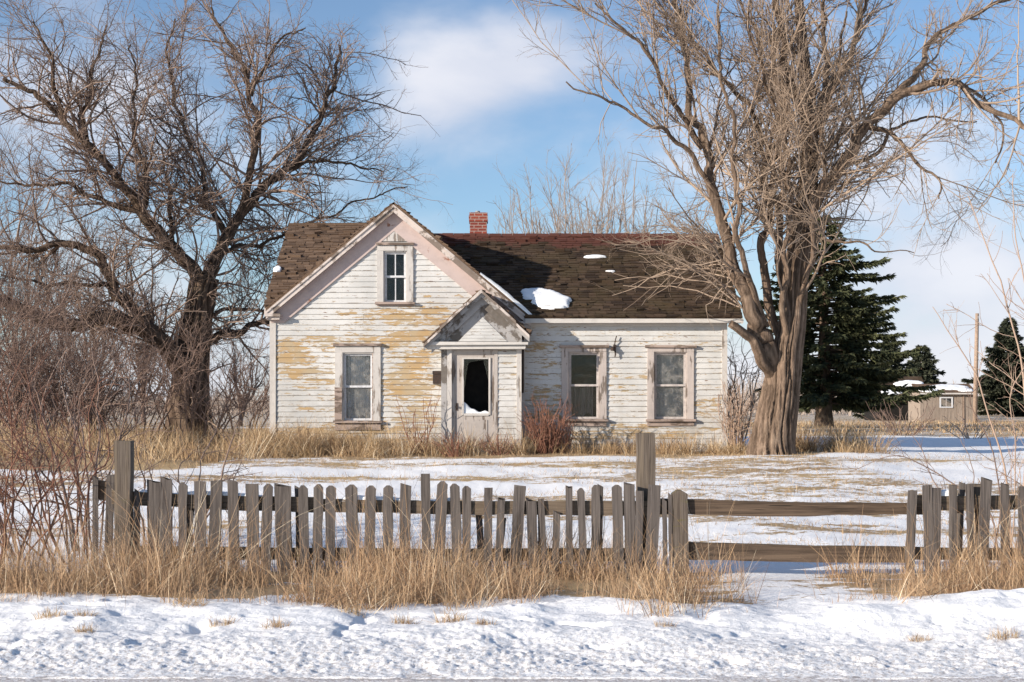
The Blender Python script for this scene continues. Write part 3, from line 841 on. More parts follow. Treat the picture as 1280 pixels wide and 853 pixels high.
# ---- enclosed porch
PY = 30.42
KP = PY / F
qx = lambda px: (px - 640) * KP
qz = lambda py: EYE + (HZ - py) * KP
pX0, pX1 = qx(555), qx(651)
pTop = qz(437)
dx0, dx1, dz0, dz1 = qx(564), qx(622), 0.72, qz(437.5)
mb = MB()
peel_p = lambda h, z: 0.42 + 0.0 * h
grey_p = lambda h, z: np.clip(0.25 + 0.5 * np.exp(-((z - 0.8) / 0.5) ** 2), 0, 0.8)
boards(mb, pX0, dx0, 0.5, pTop, lambda h, o, z: np.stack([h, PY - o, z + 0 * h], -1), [], peel_p, grey_p)
boards(mb, PY, FY, 0.5, pTop, lambda h, o, z: np.stack([pX0 - o, h, z + 0 * h], -1), [], peel_p, grey_p)
porch = mb.build('porch', M_SIDING, house)
mb = MB()
boards(mb, dx1, pX1, 0.5, pTop, lambda h, o, z: np.stack([h, PY - o, z + 0 * h], -1), [], peel_p, grey_p)
boards(mb, PY, FY, 0.5, pTop, lambda h, o, z: np.stack([pX1 + o, h, z + 0 * h], -1), [], peel_p, grey_p)
mb.build('wall', M_SIDING, porch)
mb = MB().box(qx(551.5), qx(558.5), PY - 0.045, PY + 0.06, 0.55, pTop, 0.003); mb.build('post', M_GREYTRIM, porch)
mb = MB().box(qx(559), qx(564.5), PY - 0.060, PY + 0.03, 0.55, pTop, 0.003); mb.build('post', M_TRIMV, porch)
mb = MB().box(qx(645.5), qx(652), PY - 0.045, PY + 0.06, 0.55, pTop, 0.003); mb.build('post', M_TRIMV, porch)
mb = MB().box(pX0 - 0.1, pX1 + 0.1, PY - 0.35, PY + 0.02, 0.4, 0.70, 0.01); mb.build('step', M_STONE, porch)
# beam with a moulded lower edge
mb = MB().box(qx(534), qx(657), PY - 0.20, PY + 0.05, pTop, qz(432), 0.004).box(qx(531), qx(660), PY - 0.26, PY + 0.05, qz(432) + 0.002, qz(428), 0.005)
mb.build('beam', M_TRIM, porch)
ppx = qx(602.0); pe = qz(429); papz = qz(363); psl = (papz - pe) / (ppx - qx(531))
# pediment: grey boards, white inner triangle
mb = MB().prism([(qx(536), qz(427.8)), (qx(656), qz(427.8)), (qx(602), qz(376))], PY - 0.10, PY - 0.06)
mb.build('pediment', M_GREYTRIM, porch)
mb = MB()
za_, zt_, xc_ = qz(427.2), qz(397), qx(603.5)
e_ = 0.068
k = 0
while za_ + k * e_ < zt_ - 0.02:
    a_, b_ = za_ + k * e_, min(za_ + (k + 1) * e_, zt_)
    wa, wb = (zt_ - a_) / (zt_ - za_) * (qx(634) - qx(573)) / 2, (zt_ - b_) / (zt_ - za_) * (qx(634) - qx(573)) / 2
    y_ = PY - 0.102
    mb.hexa(np.array([(xc_ - wa, y_ - 0.014, a_), (xc_ + wa, y_ - 0.014, a_), (xc_ + wa, y_, a_), (xc_ - wa, y_, a_), (xc_ - wb, y_ - 0.004, b_), (xc_ + wb, y_ - 0.004, b_), (xc_ + wb, y_, b_), (xc_ - wb, y_, b_)]), rnd=random.random(), peel=0.1, grey=0.25)
    k += 1
mb.build('pediment_panel', M_SIDING, porch)
for sg in (-1, 1):
    tip = qx(530.5) if sg < 0 else qx(661.5)
    zt = lambda x: papz - psl * abs(x - ppx)
    mb = MB()
    for (d0, d1, y0, y1) in ((0.05, 0.17, PY - 0.27, PY - 0.23), (0.14, 0.36, PY - 0.16, PY - 0.11)):
        xa, xb = tip + (0.0 if d0 < 0.1 else -sg * 0.16), ppx
        j = random.gauss(0, 0.006)
        mb.hexa(np.array([(xa, y0, zt(xa) - d1), (xb, y0, zt(xb) - d1 + j), (xb, y1, zt(xb) - d1 + j), (xa, y1, zt(xa) - d1), (xa, y0, zt(xa) - d0), (xb, y0, zt(xb) - d0), (xb, y1, zt(xb) - d0), (xa, y1, zt(xa) - d0)]))
    mb.build('rake_board', M_GREYTRIM, porch)
    mb = MB()
    for q0, q1, dr in ((0.0, 0.30, -0.015), (0.28, 0.74, 0.02), (0.72, 1.0, 0.005)):
        xa, xb = tip + (ppx - tip) * q0, tip + (ppx - tip) * q1
        d0, d1 = 0.012 - dr, 0.075 - dr
        y0, y1 = PY - 0.335 - 0.01 * abs(dr) * 60, PY - 0.275
        mb.hexa(np.array([(xa, y0, zt(xa) - d1), (xb, y0, zt(xb) - d1 + random.gauss(0, 0.008)), (xb, y1, zt(xb) - d1), (xa, y1, zt(xa) - d1), (xa, y0, zt(xa) - d0), (xb, y0, zt(xb) - d0 + random.gauss(0, 0.008)), (xb, y1, zt(xb) - d0), (xa, y1, zt(xa) - d0)]))
    mb.build('edge_strip', M_RAKE, porch)
    mb = MB()
    v = np.array([ppx - tip, 0, papz - zt(tip)]); L = np.linalg.norm(v); v /= L
    dep = FY - (PY - 0.30)
    o, u = ((tip, PY - 0.30, zt(tip)), (0, 1, 0)) if sg > 0 else ((tip, FY, zt(tip)), (0, -1, 0))
    slab(mb, o, u, v, dep, L, 0.045)
    shingle_roof(mb, o, u, v, dep + 0.01, L, exp=0.13, missing=0.08)
    mb.build('porch_roof', M_ROOFL, porch)
# the door in its frame
mb = MB().box(dx0, dx0 + 0.075, PY - 0.03, PY + 0.05, dz0, dz1, 0.002).box(dx1 - 0.075, dx1, PY - 0.03, PY + 0.05, dz0, dz1, 0.002).box(dx0 + 0.076, dx1 - 0.076, PY - 0.03, PY + 0.05, dz1 - 0.10, dz1, 0.002)
mb.build('door_frame', M_DOOR, porch)
lx0d, lx1d = dx0 + 0.078, dx1 - 0.078
gx0, gx1, gz0, gz1 = qx(579.5), qx(611), qz(517), qz(449)
mb = MB()
mb.box(lx0d, gx0, PY + 0.0, PY + 0.045, dz0 + 0.01, dz1 - 0.102).box(gx1, lx1d, PY + 0.0, PY + 0.045, dz0 + 0.01, dz1 - 0.102)
mb.box(gx0, gx1, PY + 0.001, PY + 0.044, dz0 + 0.012, gz0).box(gx0, gx1, PY + 0.001, PY + 0.044, gz1, dz1 - 0.104)
mb.box(gx0 + 0.03, gx1 - 0.03, PY - 0.012, PY - 0.002, dz0 + 0.14, gz0 - 0.14, 0.002)
door = mb.build('door', M_DOOR, house)
door['label'] = 'greyed front door with its big pane broken out'
mb = MB().box(gx0 - 0.035, gx0 + 0.004, PY - 0.022, PY - 0.001, gz0 - 0.03, gz1 + 0.03, 0.002).box(gx1 - 0.004, gx1 + 0.035, PY - 0.022, PY - 0.001, gz0 - 0.03, gz1 + 0.03, 0.002).box(gx0 + 0.005, gx1 - 0.005, PY - 0.021, PY - 0.002, gz1, gz1 + 0.03).box(gx0 + 0.005, gx1 - 0.005, PY - 0.021, PY - 0.002, gz0 - 0.05, gz0)
mb.build('glazing_bead', M_TRIMV, door)
# jagged glass left in the upper corners
mb = MB()
zc = [gz1]
for poly in ([(gx0, gz1 - 0.75), (gx0 + 0.035, gz1 - 0.5), (gx0 + 0.03, gz1 - 0.2), (gx0 + 0.10, gz1 - 0.08), (gx0, gz1)], [(gx0, gz1), (gx0 + 0.10, gz1 - 0.08), (gx0 + 0.22, gz1 - 0.05), (gx1 - 0.12, gz1 - 0.03), (gx1, gz1)], [(gx1 - 0.12, gz1 - 0.03), (gx1 - 0.05, gz1 - 0.22), (gx1 - 0.02, gz1 - 0.42), (gx1, gz1 - 0.5), (gx1, gz1)]):
    mb.prism([(p[0], p[1]) for p in poly], PY + 0.018, PY + 0.022)
mb.build('pane', M_GLASS, door)
mb = MB().tubes(np.array([[dx0 + 0.12, PY - 0.05, 1.60], [dx0 + 0.12, PY - 0.012, 1.60]]), np.array([0.028, 0.02]), 10, True).box(dx0 + 0.10, dx0 + 0.14, PY - 0.012, PY - 0.003, 1.52, 1.68)
mb.build('handle', M_IRON, door)
MB().box(pX0 + 0.05, pX1 - 0.05, FY - 0.06, FY - 0.03, 0.7, pTop).build('inner_wall', M_DARK, porch)  # near-black sheet, the dark inside the porch put into its colour


# ---- things fixed to or lying on the house
mb = MB().box(hx(541.5), hx(553), FY - 0.13, FY - 0.03, hz(480), hz(466), 0.002).prism([(hx(541), hz(466)), (hx(553.5), hz(466)), (hx(553.5), hz(464)), (hx(541), hz(464))], FY - 0.14, FY - 0.03)
mailbox = thing('mailbox', 'small black metal mailbox on the wall left of the porch', 'mailbox', (hx(547), FY - 0.08, hz(480)))
mb.build('box', M_IRON, mailbox)
MB().box(hx(541), hx(553.5), FY - 0.146, FY - 0.131, hz(468), hz(464.2), 0.001).build('flap', M_IRON, mailbox)
lamp = thing('wall_lamp', 'broken black wall lamp hanging between the two wing windows', 'lamp', (hx(768), FY - 0.05, hz(434)))
MB().box(hx(766.5), hx(769.5), FY - 0.07, FY - 0.02, hz(439), hz(431), 0.002).tubes(np.array([[hx(768), FY - 0.06, hz(431)], [hx(769), FY - 0.08, hz(425)], [hx(770.5), FY - 0.07, hz(420)]]), np.full(3, 0.012), 6, True).build('bracket', M_IRON, lamp)
MB().tubes(np.array([[hx(765.5), FY - 0.10, hz(439)], [hx(765.5), FY - 0.10, hz(436)], [hx(766), FY - 0.10, hz(433.5)]]), np.array([0.045, 0.05, 0.02]), 10, True).build('shade', M_IRON, lamp)
MB().tubes(np.array([[hx(768.5), FY - 0.07, hz(439)], [hx(769), FY - 0.09, hz(443)], [hx(768.3), FY - 0.08, hz(447)]]), np.array([0.02, 0.018, 0.01]), 6, True).build('socket', M_IRON, lamp)


def snow_patch(o, u, v, ru, rv, th, seed, name='snow_patch', pts=110, rings=10, low=0.0):
    o, u, v = (np.asarray(t, float) for t in (o, u, v)); n = np.cross(u, v); n /= np.linalg.norm(n)
    V = []
    for i in range(rings + 1):
        f = i / rings
        for k in range(pts):
            a = 2 * math.pi * k / pts
            rr = 1 + 0.24 * float(fbm(math.cos(a) * 1.3 + seed, math.sin(a) * 1.3, 4, seed)) + 0.10 * float(fbm(math.cos(a) * 4 + seed, math.sin(a) * 4, 3, 3))
            du, dv = ru * rr * f * math.cos(a), rv * rr * f * math.sin(a)
            hgt = th * (1 - f ** 5) ** 0.6 * (1 + 0.7 * float(fbm(du * 2.5 + seed, dv * 2.5, 2, 4))) + (-0.02 if i == rings else 0.052)
            V.append(o + u * du + v * dv + n * hgt)
    idx = np.arange((rings + 1) * pts).reshape(rings + 1, pts)
    Q = np.stack([idx[:-1], idx[1:], np.roll(idx[1:], -1, 1), np.roll(idx[:-1], -1, 1)], -1).reshape(-1, 4)
    return MB().add(V, Q).build(name, M_SNOW, None, True)


def on_wing(px, py):
    """point of the wing roof seen in that direction"""
    t = (HZ - py) / F
    Y = (eZ - EYE - wv[2] / wv[1] * eY) / (t - wv[2] / wv[1])
    return np.array([(px - 640) * Y / F, Y, EYE + t * Y])


def on_left(px, py):
    t = (HZ - py) / F; s = lv[2] / lv[1]
    Y = (lZ - EYE - s * lY) / (t - s)
    return np.array([(px - 640) * Y / F, Y, EYE + t * Y])


tag(snow_patch(on_wing(683, 375), (0.94, -0.28, -0.18), (0.0, wv[1], wv[2]), 0.58, 0.50, 0.05, 23), 'large snow patch low on the dark roof beside the gable', 'snow')
tag(snow_patch(on_wing(744, 323.5), (1, 0, 0), wv, 0.27, 0.075, 0.03, 5), 'small thin snow scrap high on the sunlit roof', 'snow')
tag(snow_patch(on_wing(763, 342), (1, 0, 0), wv, 0.12, 0.035, 0.02, 15), 'tiny snow fleck below the thin scrap on the roof', 'snow')
tag(snow_patch(on_left(347, 339), (1, 0, 0), lv, 0.10, 0.14, 0.04, 6), 'little snow clump on the left edge of the brown roof', 'snow')
# snow along the right rake of the gable
mb = MB()
n = 60
xs = np.linspace(hx(600), hx(664), n)
prof = []
for x in xs:
    t = (x - xs[0]) / (xs[-1] - xs[0])
    zt = APZ_ROOF - SL * abs(x - APX) + 0.025
    h = (0.02 + 0.055 * math.sin(min(1, t * 1.1) * 2.6)) * (1 + 0.6 * float(fbm(x * 4, 0.3, 3, 2)))
    prof.append([(x, gY0 - 0.03, zt - 0.02), (x + 0.02, gY0 - 0.02, zt + h), (x + 0.02, gY0 + 0.22, zt + h * 0.9), (x, gY0 + 0.34, zt - 0.02)])
P = np.array(prof); idx = np.arange(n * 4).reshape(n, 4)
mb.add(P.reshape(-1, 3), np.stack([idx[:-1, :-1], idx[1:, :-1], idx[1:, 1:], idx[:-1, 1:]], -1).reshape(-1, 4))
tag(mb.build('snow_ridge', M_SNOW, None, True), 'narrow snow ridge along the right slope edge of the gable', 'snow')
# drift inside the broken door
mb = MB()
n = 20
xs = np.linspace(gx0 + 0.003, gx1 - 0.003, n)
tops = gz0 + 0.045 + 0.20 * np.clip(1 - (xs - gx0) / 0.30, 0, 1) ** 1.2 + 0.015 * np.sin(xs * 30)
P = np.concatenate([np.stack([xs, np.full(n, PY + 0.004), np.full(n, gz0 + 0.002)], 1), np.stack([xs, np.full(n, PY + 0.006), tops - 0.015], 1), np.stack([xs, np.full(n, PY + 0.05), tops], 1), np.stack([xs, np.full(n, PY + 0.2), tops - 0.1], 1)])
k = np.arange(n - 1)
mb.add(P, np.concatenate([np.stack([j * n + k, j * n + k + 1, (j + 1) * n + k + 1, (j + 1) * n + k], 1) for j in range(3)]))
tag(mb.build('snow_drift', M_SNOW, None, True), 'white snow drift in the bottom corner of the broken door pane', 'snow')

# ------------------------------------------------------------------ fence
KF = FENCE_Y / F
fx = lambda px: (px - 640) * KF
fz = lambda py: EYE + (HZ - py) * KF
fence = thing('picket_fence', 'weathered grey wooden picket fence with missing pickets and bare rails', 'fence', (0, FENCE_Y, 0.0))


def picket(xc, w, ztop, zbot, lean=0.0, shape='point', y=None, th=0.021, name='picket', mat=None):
    n = 14
    t = np.linspace(0, 1, n)
    y = (FENCE_Y - 0.045 + random.gauss(0, 0.004)) if y is None else y
    sd = random.randint(0, 9999)
    top = ztop - 0.035 * (shape == 'point')
    zz = zbot + (top - zbot) * t
    wl = w / 2 * (1 + 0.16 * vnoise(zz * 5 + sd, t * 0, 1) - 0.10 * (t < 0.2)); wr = w / 2 * (1 + 0.16 * vnoise(zz * 5 + sd, t * 0 + 7, 2))
    cxs = xc + lean * (t - 1) + 0.006 * vnoise(zz * 3 + sd, t * 0 + 3, 3)
    yy = y + 0.012 * (t - 0.5) * random.gauss(0, 1) + 0.01 * vnoise(zz * 2 + sd, t * 0, 6)
    rows = []
    for i in range(n): rows.append([(cxs[i] - wl[i], yy[i], zz[i]), (cxs[i] + wr[i], yy[i], zz[i]), (cxs[i] + wr[i], yy[i] + th, zz[i]), (cxs[i] - wl[i], yy[i] + th, zz[i])])
    if shape == 'point':
        ww = 0.32 * w / 2
        c = cxs[-1] + random.gauss(0, 0.006); dzp = random.uniform(0.8, 1.1) * 0.035
        rows.append([(c - ww, yy[-1] + 0.002, top + dzp), (c + ww, yy[-1] + 0.002, top + dzp), (c + ww, yy[-1] + th - 0.002, top + dzp), (c - ww, yy[-1] + th - 0.002, top + dzp)])
    elif shape == 'broken':
        c0, c1 = cxs[-1] - wl[-1], cxs[-1] + wr[-1]
        rows.append([(c0, yy[-1], top + random.uniform(0.0, 0.05)), (c1, yy[-1], top + random.uniform(-0.05, 0.02)), (c1, yy[-1] + th, top + random.uniform(-0.04, 0.02)), (c0, yy[-1] + th, top + random.uniform(0, 0.04))])
    V = np.array(rows).reshape(-1, 3); m = len(rows); idx = np.arange(m * 4).reshape(m, 4)
    Q = np.stack([idx[:-1], np.roll(idx[:-1], -1, 1), np.roll(idx[1:], -1, 1), idx[1:]], -1).reshape(-1, 4)
    Q = np.concatenate([Q, [idx[-1]], [idx[0][::-1]]])
    return MB().add(V, Q).build(name, mat or M_PICKET, fence)


z4 = lambda x: x / 2.7256
z4y = lambda y: 540 + y / 2.7256
z5 = lambda x: 400 + x / 2.726
z6 = lambda x: 820 + x / 2.561
z6y = lambda y: 520 + y / 2.561
PK = []
for (a, b, t, sh) in ((462, 480, 205, 'broken'), (506, 550, 172, 'flat'), (551, 588, 162, 'broken'), (613, 640, 172, 'point'), (668, 703, 168, 'flat'), (722, 760, 168, 'flat'), (778, 812, 170, 'flat'), (843, 880, 176, 'flat'), (900, 930, 176, 'point'), (942, 988, 185, 'broken'), (1020, 1050, 182, 'point'), (1070, 1100, 178, 'point')):
    PK.append((z4(a), z4(b), z4y(t), 0, sh))
for (a, b, t, ln, sh) in ((22, 55, 180, 0, 'point'), (90, 125, 180, 0, 'point'), (158, 190, 182, 0, 'point'), (218, 248, 180, 0, 'point'), (277, 310, 185, 0.02, 'broken'), (345, 375, 142, 0, 'flat'), (402, 435, 168, 0, 'point'), (443, 475, 175, -0.02, 'point'), (487, 515, 182, 0, 'point'), (563, 587, 190, 0, 'flat'), (605, 630, 230, 0, 'broken'), (664, 700, 190, 0.04, 'flat'), (703, 735, 235, -0.01, 'broken'), (743, 762, 232, -0.08, 'broken'), (795, 818, 278, 0, 'broken'), (838, 858, 190, 0, 'flat'), (877, 900, 190, 0, 'point'), (925, 953, 180, 0, 'point'), (995, 1027, 178, 0, 'point'), (1035, 1070, 178, 0, 'flat'), (1075, 1101, 202, 0, 'broken'), (1118, 1158, 182, 0, 'broken'), (1165, 1180, 235, 0, 'broken'), (1185, 1197, 222, 0, 'broken')):
    PK.append((z5(a), z5(b), 540 + t / 2.726, ln, sh))
for (a, b, t, ln, sh) in ((805, 830, 238, 0, 'flat'), (851, 880, 226, 0, 'broken'), (882, 910, 230, 0.01, 'flat'), (935, 958, 222, 0, 'broken'), (990, 1012, 218, 0, 'flat'), (1037, 1070, 206, 0.02, 'broken'), (1100, 1125, 222, 0, 'flat'), (1158, 1180, 225, 0, 'flat'), (1216, 1246, 224, 0, 'flat'), (1275, 1300, 230, 0, 'broken'), (1330, 1356, 226, 0.01, 'flat')):
    PK.append((z6(a), z6(b), z6y(t), ln, sh))
for (a, b, t, ln, sh) in PK:
    x = fx((a + b) / 2)
    picket(x, (b - a) * KF * random.uniform(1.02, 1.16), fz(t), GH(x, FENCE_Y) - 0.1, ln + random.gauss(0, 0.024), sh if (sh != 'flat' or random.random() < 0.45) else 'broken')
for px, w, t in ((188, 8, 628), (238, 9, 618), (292, 7, 640), (372, 9, 612), (462, 8, 634), (532, 7, 622), (598, 8, 640), (628, 9, 648), (676, 7, 632), (751, 8, 610), (1166, 9, 618), (1205, 8, 606)):
    picket(fx(px), w * KF, fz(t), GH(fx(px), FENCE_Y) - 0.1, random.gauss(0, 0.04), 'broken', FENCE_Y + 0.055)
# posts
picket(fx(157.5), 20 * KF, fz(551), -0.15, 0.0, 'flat', FENCE_Y - 0.14, 0.15, 'post', M_POST)
picket(fx(808.5), 23 * KF, fz(542), -0.15, 0.0, 'flat', FENCE_Y + 0.05, 0.16, 'post', M_POST)
picket(fx(849.5), 19 * KF, fz(613), -0.15, -0.02, 'point', FENCE_Y - 0.06, 0.12, 'post', M_POST)
picket(fx(1224), 16 * KF, fz(606), -0.15, 0.0, 'broken', FENCE_Y + 0.05, 0.12, 'post', M_POST)


def rail(pa, pb, h0, h1, y0, y1, mat, n=26):
    (xa, za), (xb, zb) = pa, pb
    t = np.linspace(0, 1, n); sd = random.randint(0, 999)
    x = xa + (xb - xa) * t; z = za + (zb - za) * t - 0.012 * np.sin(t * 3.14) + 0.012 * fbm(x * 1.3 + sd, t * 0, 3, 4)
    h = h0 + (h1 - h0) * t + 0.016 * fbm(x * 2.3 + sd, t * 0 + 4, 3, 6)
    yj = 0.01 * fbm(x * 1.5 + sd, t * 0 + 9, 2, 8)
    V = np.stack([np.stack([x, y0 + yj, z - h], -1), np.stack([x, y1 + yj, z - h], -1), np.stack([x, y1 + yj, z], -1), np.stack([x, y0 + yj, z], -1)], 1).reshape(-1, 3)
    idx = np.arange(n * 4).reshape(n, 4)
    Q = np.stack([idx[:-1], idx[1:], np.roll(idx[1:], -1, 1), np.roll(idx[:-1], -1, 1)], -1).reshape(-1, 4)
    Q = np.concatenate([Q, [idx[0]], [idx[-1][::-1]]])
    return MB().add(V, Q).build('rail', mat, fence)


rail((fx(140), fz(614)), (fx(400), fz(622)), 0.14, 0.16, FENCE_Y - 0.012, FENCE_Y + 0.05, M_RAIL)
rail((fx(401), fz(624)), (fx(812), fz(626)), 0.13, 0.15, FENCE_Y - 0.012, FENCE_Y + 0.05, M_RAIL)
rail((fx(160), fz(683)), (fx(810), fz(686)), 0.13, 0.13, FENCE_Y - 0.010, FENCE_Y + 0.045, M_RAIL)
rail((fx(813), fz(622.5)), (fx(1156), fz(629)), 0.165, 0.125, FENCE_Y - 0.010, FENCE_Y + 0.05, M_RAILD)
rail((fx(1140), fz(619)), (fx(1345), fz(618)), 0.15, 0.15, FENCE_Y + 0.0, FENCE_Y + 0.048, M_RAIL)
rail((fx(850), fz(677)), (fx(1136), fz(684)), 0.19, 0.165, FENCE_Y - 0.012, FENCE_Y + 0.05, M_RAILD)
rail((fx(1130), fz(684)), (fx(1345), fz(686)), 0.13, 0.13, FENCE_Y - 0.010, FENCE_Y + 0.045, M_RAIL)
# stub of an older rail left of the tall post
rail((fx(114), fz(601)), (fx(146), fz(603)), 0.20, 0.22, FENCE_Y + 0.10, FENCE_Y + 0.22, M_RAILD, 6)
picket(fx(116.5), 7 * KF, fz(600), -0.2, 0.0, 'broken', FENCE_Y + 0.07, 0.02)
picket(fx(136), 10 * KF, fz(596), -0.1, 0.03, 'broken', FENCE_Y + 0.06, 0.02)


def rail_snow(xa, xb, z, seed, label):
    n = 50; x = np.linspace(xa, xb, n)
    h = np.maximum(0.002, 0.028 + 0.05 * fbm(x * 2.2 + seed, x * 0, 3, seed)) * np.minimum(1, np.minimum(x - xa, xb - x) / 0.06 + 0.03)
    zz = z(x)
    V = np.stack([np.stack([x, 0 * x + FENCE_Y - 0.012, zz - 0.004], -1), np.stack([x, 0 * x + FENCE_Y - 0.006, zz + h * 0.75], -1), np.stack([x, 0 * x + FENCE_Y + 0.02, zz + h], -1), np.stack([x, 0 * x + FENCE_Y + 0.05, zz - 0.004], -1)], 1).reshape(-1, 3)
    idx = np.arange(n * 4).reshape(n, 4)
    Q = np.stack([idx[:-1, :-1], idx[1:, :-1], idx[1:, 1:], idx[:-1, 1:]], -1).reshape(-1, 4)
    tag(MB().add(V, Q).build('snow_strip', M_SNOW, None, True), label, 'snow')


rail_snow(fx(172), fx(335), lambda x: fz(614) + (fz(622) - fz(614)) * (x - fx(140)) / (fx(400) - fx(140)) - 0.006, 3, 'snow strip on the fence rail beside the left tall post')
rail_snow(fx(425), fx(570), lambda x: 0 * x + fz(625) - 0.01, 9, 'snow strip on the mossy rail near the tallest picket')
rail_snow(fx(1156), fx(1196), lambda x: 0 * x + fz(619) - 0.006, 5, 'snow cap on the rail between the right-end pickets')
fb = thing('fallen_board', 'snow dusted broken board lying in grass behind the left pickets', 'board', (fx(330), FENCE_Y + 0.35, 0.05))
mb = MB().hexa(np.array([(fx(305), FENCE_Y + 0.25, 0.02), (fx(357), FENCE_Y + 0.2, 0.13), (fx(357), FENCE_Y + 0.38, 0.15), (fx(305), FENCE_Y + 0.43, 0.04), (fx(305), FENCE_Y + 0.25, 0.05), (fx(357), FENCE_Y + 0.2, 0.16), (fx(357), FENCE_Y + 0.38, 0.18), (fx(305), FENCE_Y + 0.43, 0.07)]))
mb.build('plank', M_RAIL, fb)


# ------------------------------------------------------------------ bare trees
def resample(P, n):
    P = np.asarray(P, float)
    # Catmull-Rom through the points
    Q = np.concatenate([[2 * P[0] - P[1]], P, [2 * P[-1] - P[-2]]])
    out = []
    m = len(P) - 1
    for s in np.linspace(0, m - 1e-6, n):
        i = int(s); t = s - i
        p0, p1, p2, p3 = Q[i], Q[i + 1], Q[i + 2], Q[i + 3]
        out.append(0.5 * ((2 * p1) + (-p0 + p2) * t + (2 * p0 - 5 * p1 + 4 * p2 - p3) * t * t + (-p0 + 3 * p1 - 3 * p2 + p3) * t ** 3))
    return np.array(out)


def spawn(P, R, rng, dens, tmin, ang, ratio, lmin, lmax, rfac, rmax, rend, n, wig, up, keep=None, tpow=1.0, asd=14, bias=None):
    N, m, _ = P.shape
    seg = np.linalg.norm(np.diff(P, axis=1), axis=2); L = seg.sum(1)
    cnt = rng.poisson(dens * L * (1 - tmin))
    idx = np.repeat(np.arange(N), cnt); M = len(idx)
    if M == 0: return np.zeros((0, n, 3)), np.zeros((0, n))
    t = tmin + (1 - tmin) * rng.random(M) ** tpow
    f = t * (m - 1) * 0.9999; i = f.astype(int); fr = (f - i)[:, None]
    pos = P[idx, i] * (1 - fr) + P[idx, i + 1] * fr
    tan = P[idx, i + 1] - P[idx, i]; tan /= np.linalg.norm(tan, axis=1, keepdims=True) + 1e-9
    r = R[idx, i] * (1 - fr[:, 0]) + R[idx, i + 1] * fr[:, 0]
    q = rng.normal(size=(M, 3)); q -= tan * (q * tan).sum(1, keepdims=True); q /= np.linalg.norm(q, axis=1, keepdims=True) + 1e-9
    a = np.radians(rng.normal(ang, asd, M))[:, None]
    d = np.cos(a) * tan + np.sin(a) * q
    if bias is not None: d = d + np.asarray(bias)
    d /= np.linalg.norm(d, axis=1, keepdims=True)
    ln = np.clip(L[idx] * ratio * (1 - 0.55 * t) * rng.uniform(0.5, 1.4, M), lmin, lmax) * rng.uniform(0.75, 1.1, M)
    pts = [pos]; bend = rng.normal(size=(M, 3)) * wig * 0.6
    for k in range(1, n):
        d = d + rng.normal(size=(M, 3)) * wig + bend + np.array([0, 0, up])
        d /= np.linalg.norm(d, axis=1, keepdims=True)
        pos = pos + d * (ln / (n - 1))[:, None]
        pts.append(pos)
    C = np.stack(pts, 1)
    r0 = np.minimum(r * rfac, rmax)
    tt = np.linspace(0, 1, n)[None]
    CR = r0[:, None] * (1 - tt) + np.minimum(rend, r0 * 0.6)[:, None] * tt
    if keep is not None:
        k = keep(C); C, CR = C[k], CR[k]
    return C, CR


def trunk_mesh(P, R, sides=40, seed=0, ridge=0.10, flare=0.0, twist=1.2, broken=False):
    """a furrowed trunk: rings displaced by vertical ridges"""
    n = len(P)
    Tn = np.gradient(P, axis=0); Tn /= np.linalg.norm(Tn, axis=1, keepdims=True)
    A = np.cross(Tn, np.array([0.0, 1.0, 0.1])); A /= np.linalg.norm(A, axis=1, keepdims=True); B = np.cross(Tn, A)
    s = np.concatenate([[0], np.cumsum(np.linalg.norm(np.diff(P, axis=0), axis=1))])
    ang = np.linspace(0, 2 * math.pi, sides, endpoint=False)
    S, AN = np.meshgrid(s, ang, indexing='ij')
    RR = np.repeat(R[:, None], sides, 1)
    an2 = AN + twist * S * 0.25 + 0.35 * vnoise(S * 1.3, AN * 0 + seed, 3)
    freq = 24.0 / (2 * math.pi)
    # wrap-safe noise: sample on a circle
    nz = fbm(np.cos(an2) * freq * 1.0 + seed, np.sin(an2) * freq * 1.0 + S * 0.95, 4, seed)
    rg = 1 - np.abs(nz) * 3.6
    big = fbm(np.cos(AN) * 0.9 + seed, np.sin(AN) * 0.9 + S * 0.4, 2, seed + 3)
    disp = RR * (ridge * (-np.clip(rg, 0, 1)) + 0.22 * big)
    fl = flare * np.exp(-S / 0.5) * (0.5 + 0.9 * np.maximum(0, np.sin(AN * 3 + seed) * 0.6 + 0.4))
    RR = RR + disp + fl
    V = P[:, None] + RR[..., None] * (A[:, None] * np.cos(AN)[..., None] + B[:, None] * np.sin(AN)[..., None])
    idx = np.arange(n * sides).reshape(n, sides)
    Q = np.stack([idx[:-1], np.roll(idx[:-1], -1, 1), np.roll(idx[1:], -1, 1), idx[1:]], -1).reshape(-1, 4)
    mb = MB().add(V.reshape(-1, 3), Q, ridge=np.clip(rg, 0, 1).ravel())
    if broken:
        c = P[-1] - Tn[-1] * R[-1] * 0.6
        mb.add([c], None, None, ridge=1.0)
        ci = n * sides
        mb.T.append(np.array([[idx[-1][k], idx[-1][(k + 1) % sides], ci] for k in range(sides)]))
    return mb


def twigs(levels, mat, name, parent, rng, sides=(5, 4, 3, 3, 3)):
    mb = MB()
    for (C, CR), sd in zip(levels, sides):
        if len(C) == 0: continue
        rn = np.repeat(rng.random(len(C)), C.shape[1] * sd)
        mb.tubes(C, CR, sd, rnd=rn)
    return mb.build(name, mat, parent, True)


def wander(P, rng, amp):
    n = len(P); s = np.linspace(0, len(P) * 0.16, n)
    e = np.stack([fbm(s + rng.random() * 99, s * 0, 3, 5) for _ in range(3)], 1)
    w = np.minimum(1, np.linspace(0, 1, n) * 4)[:, None]
    return P + e * amp * w


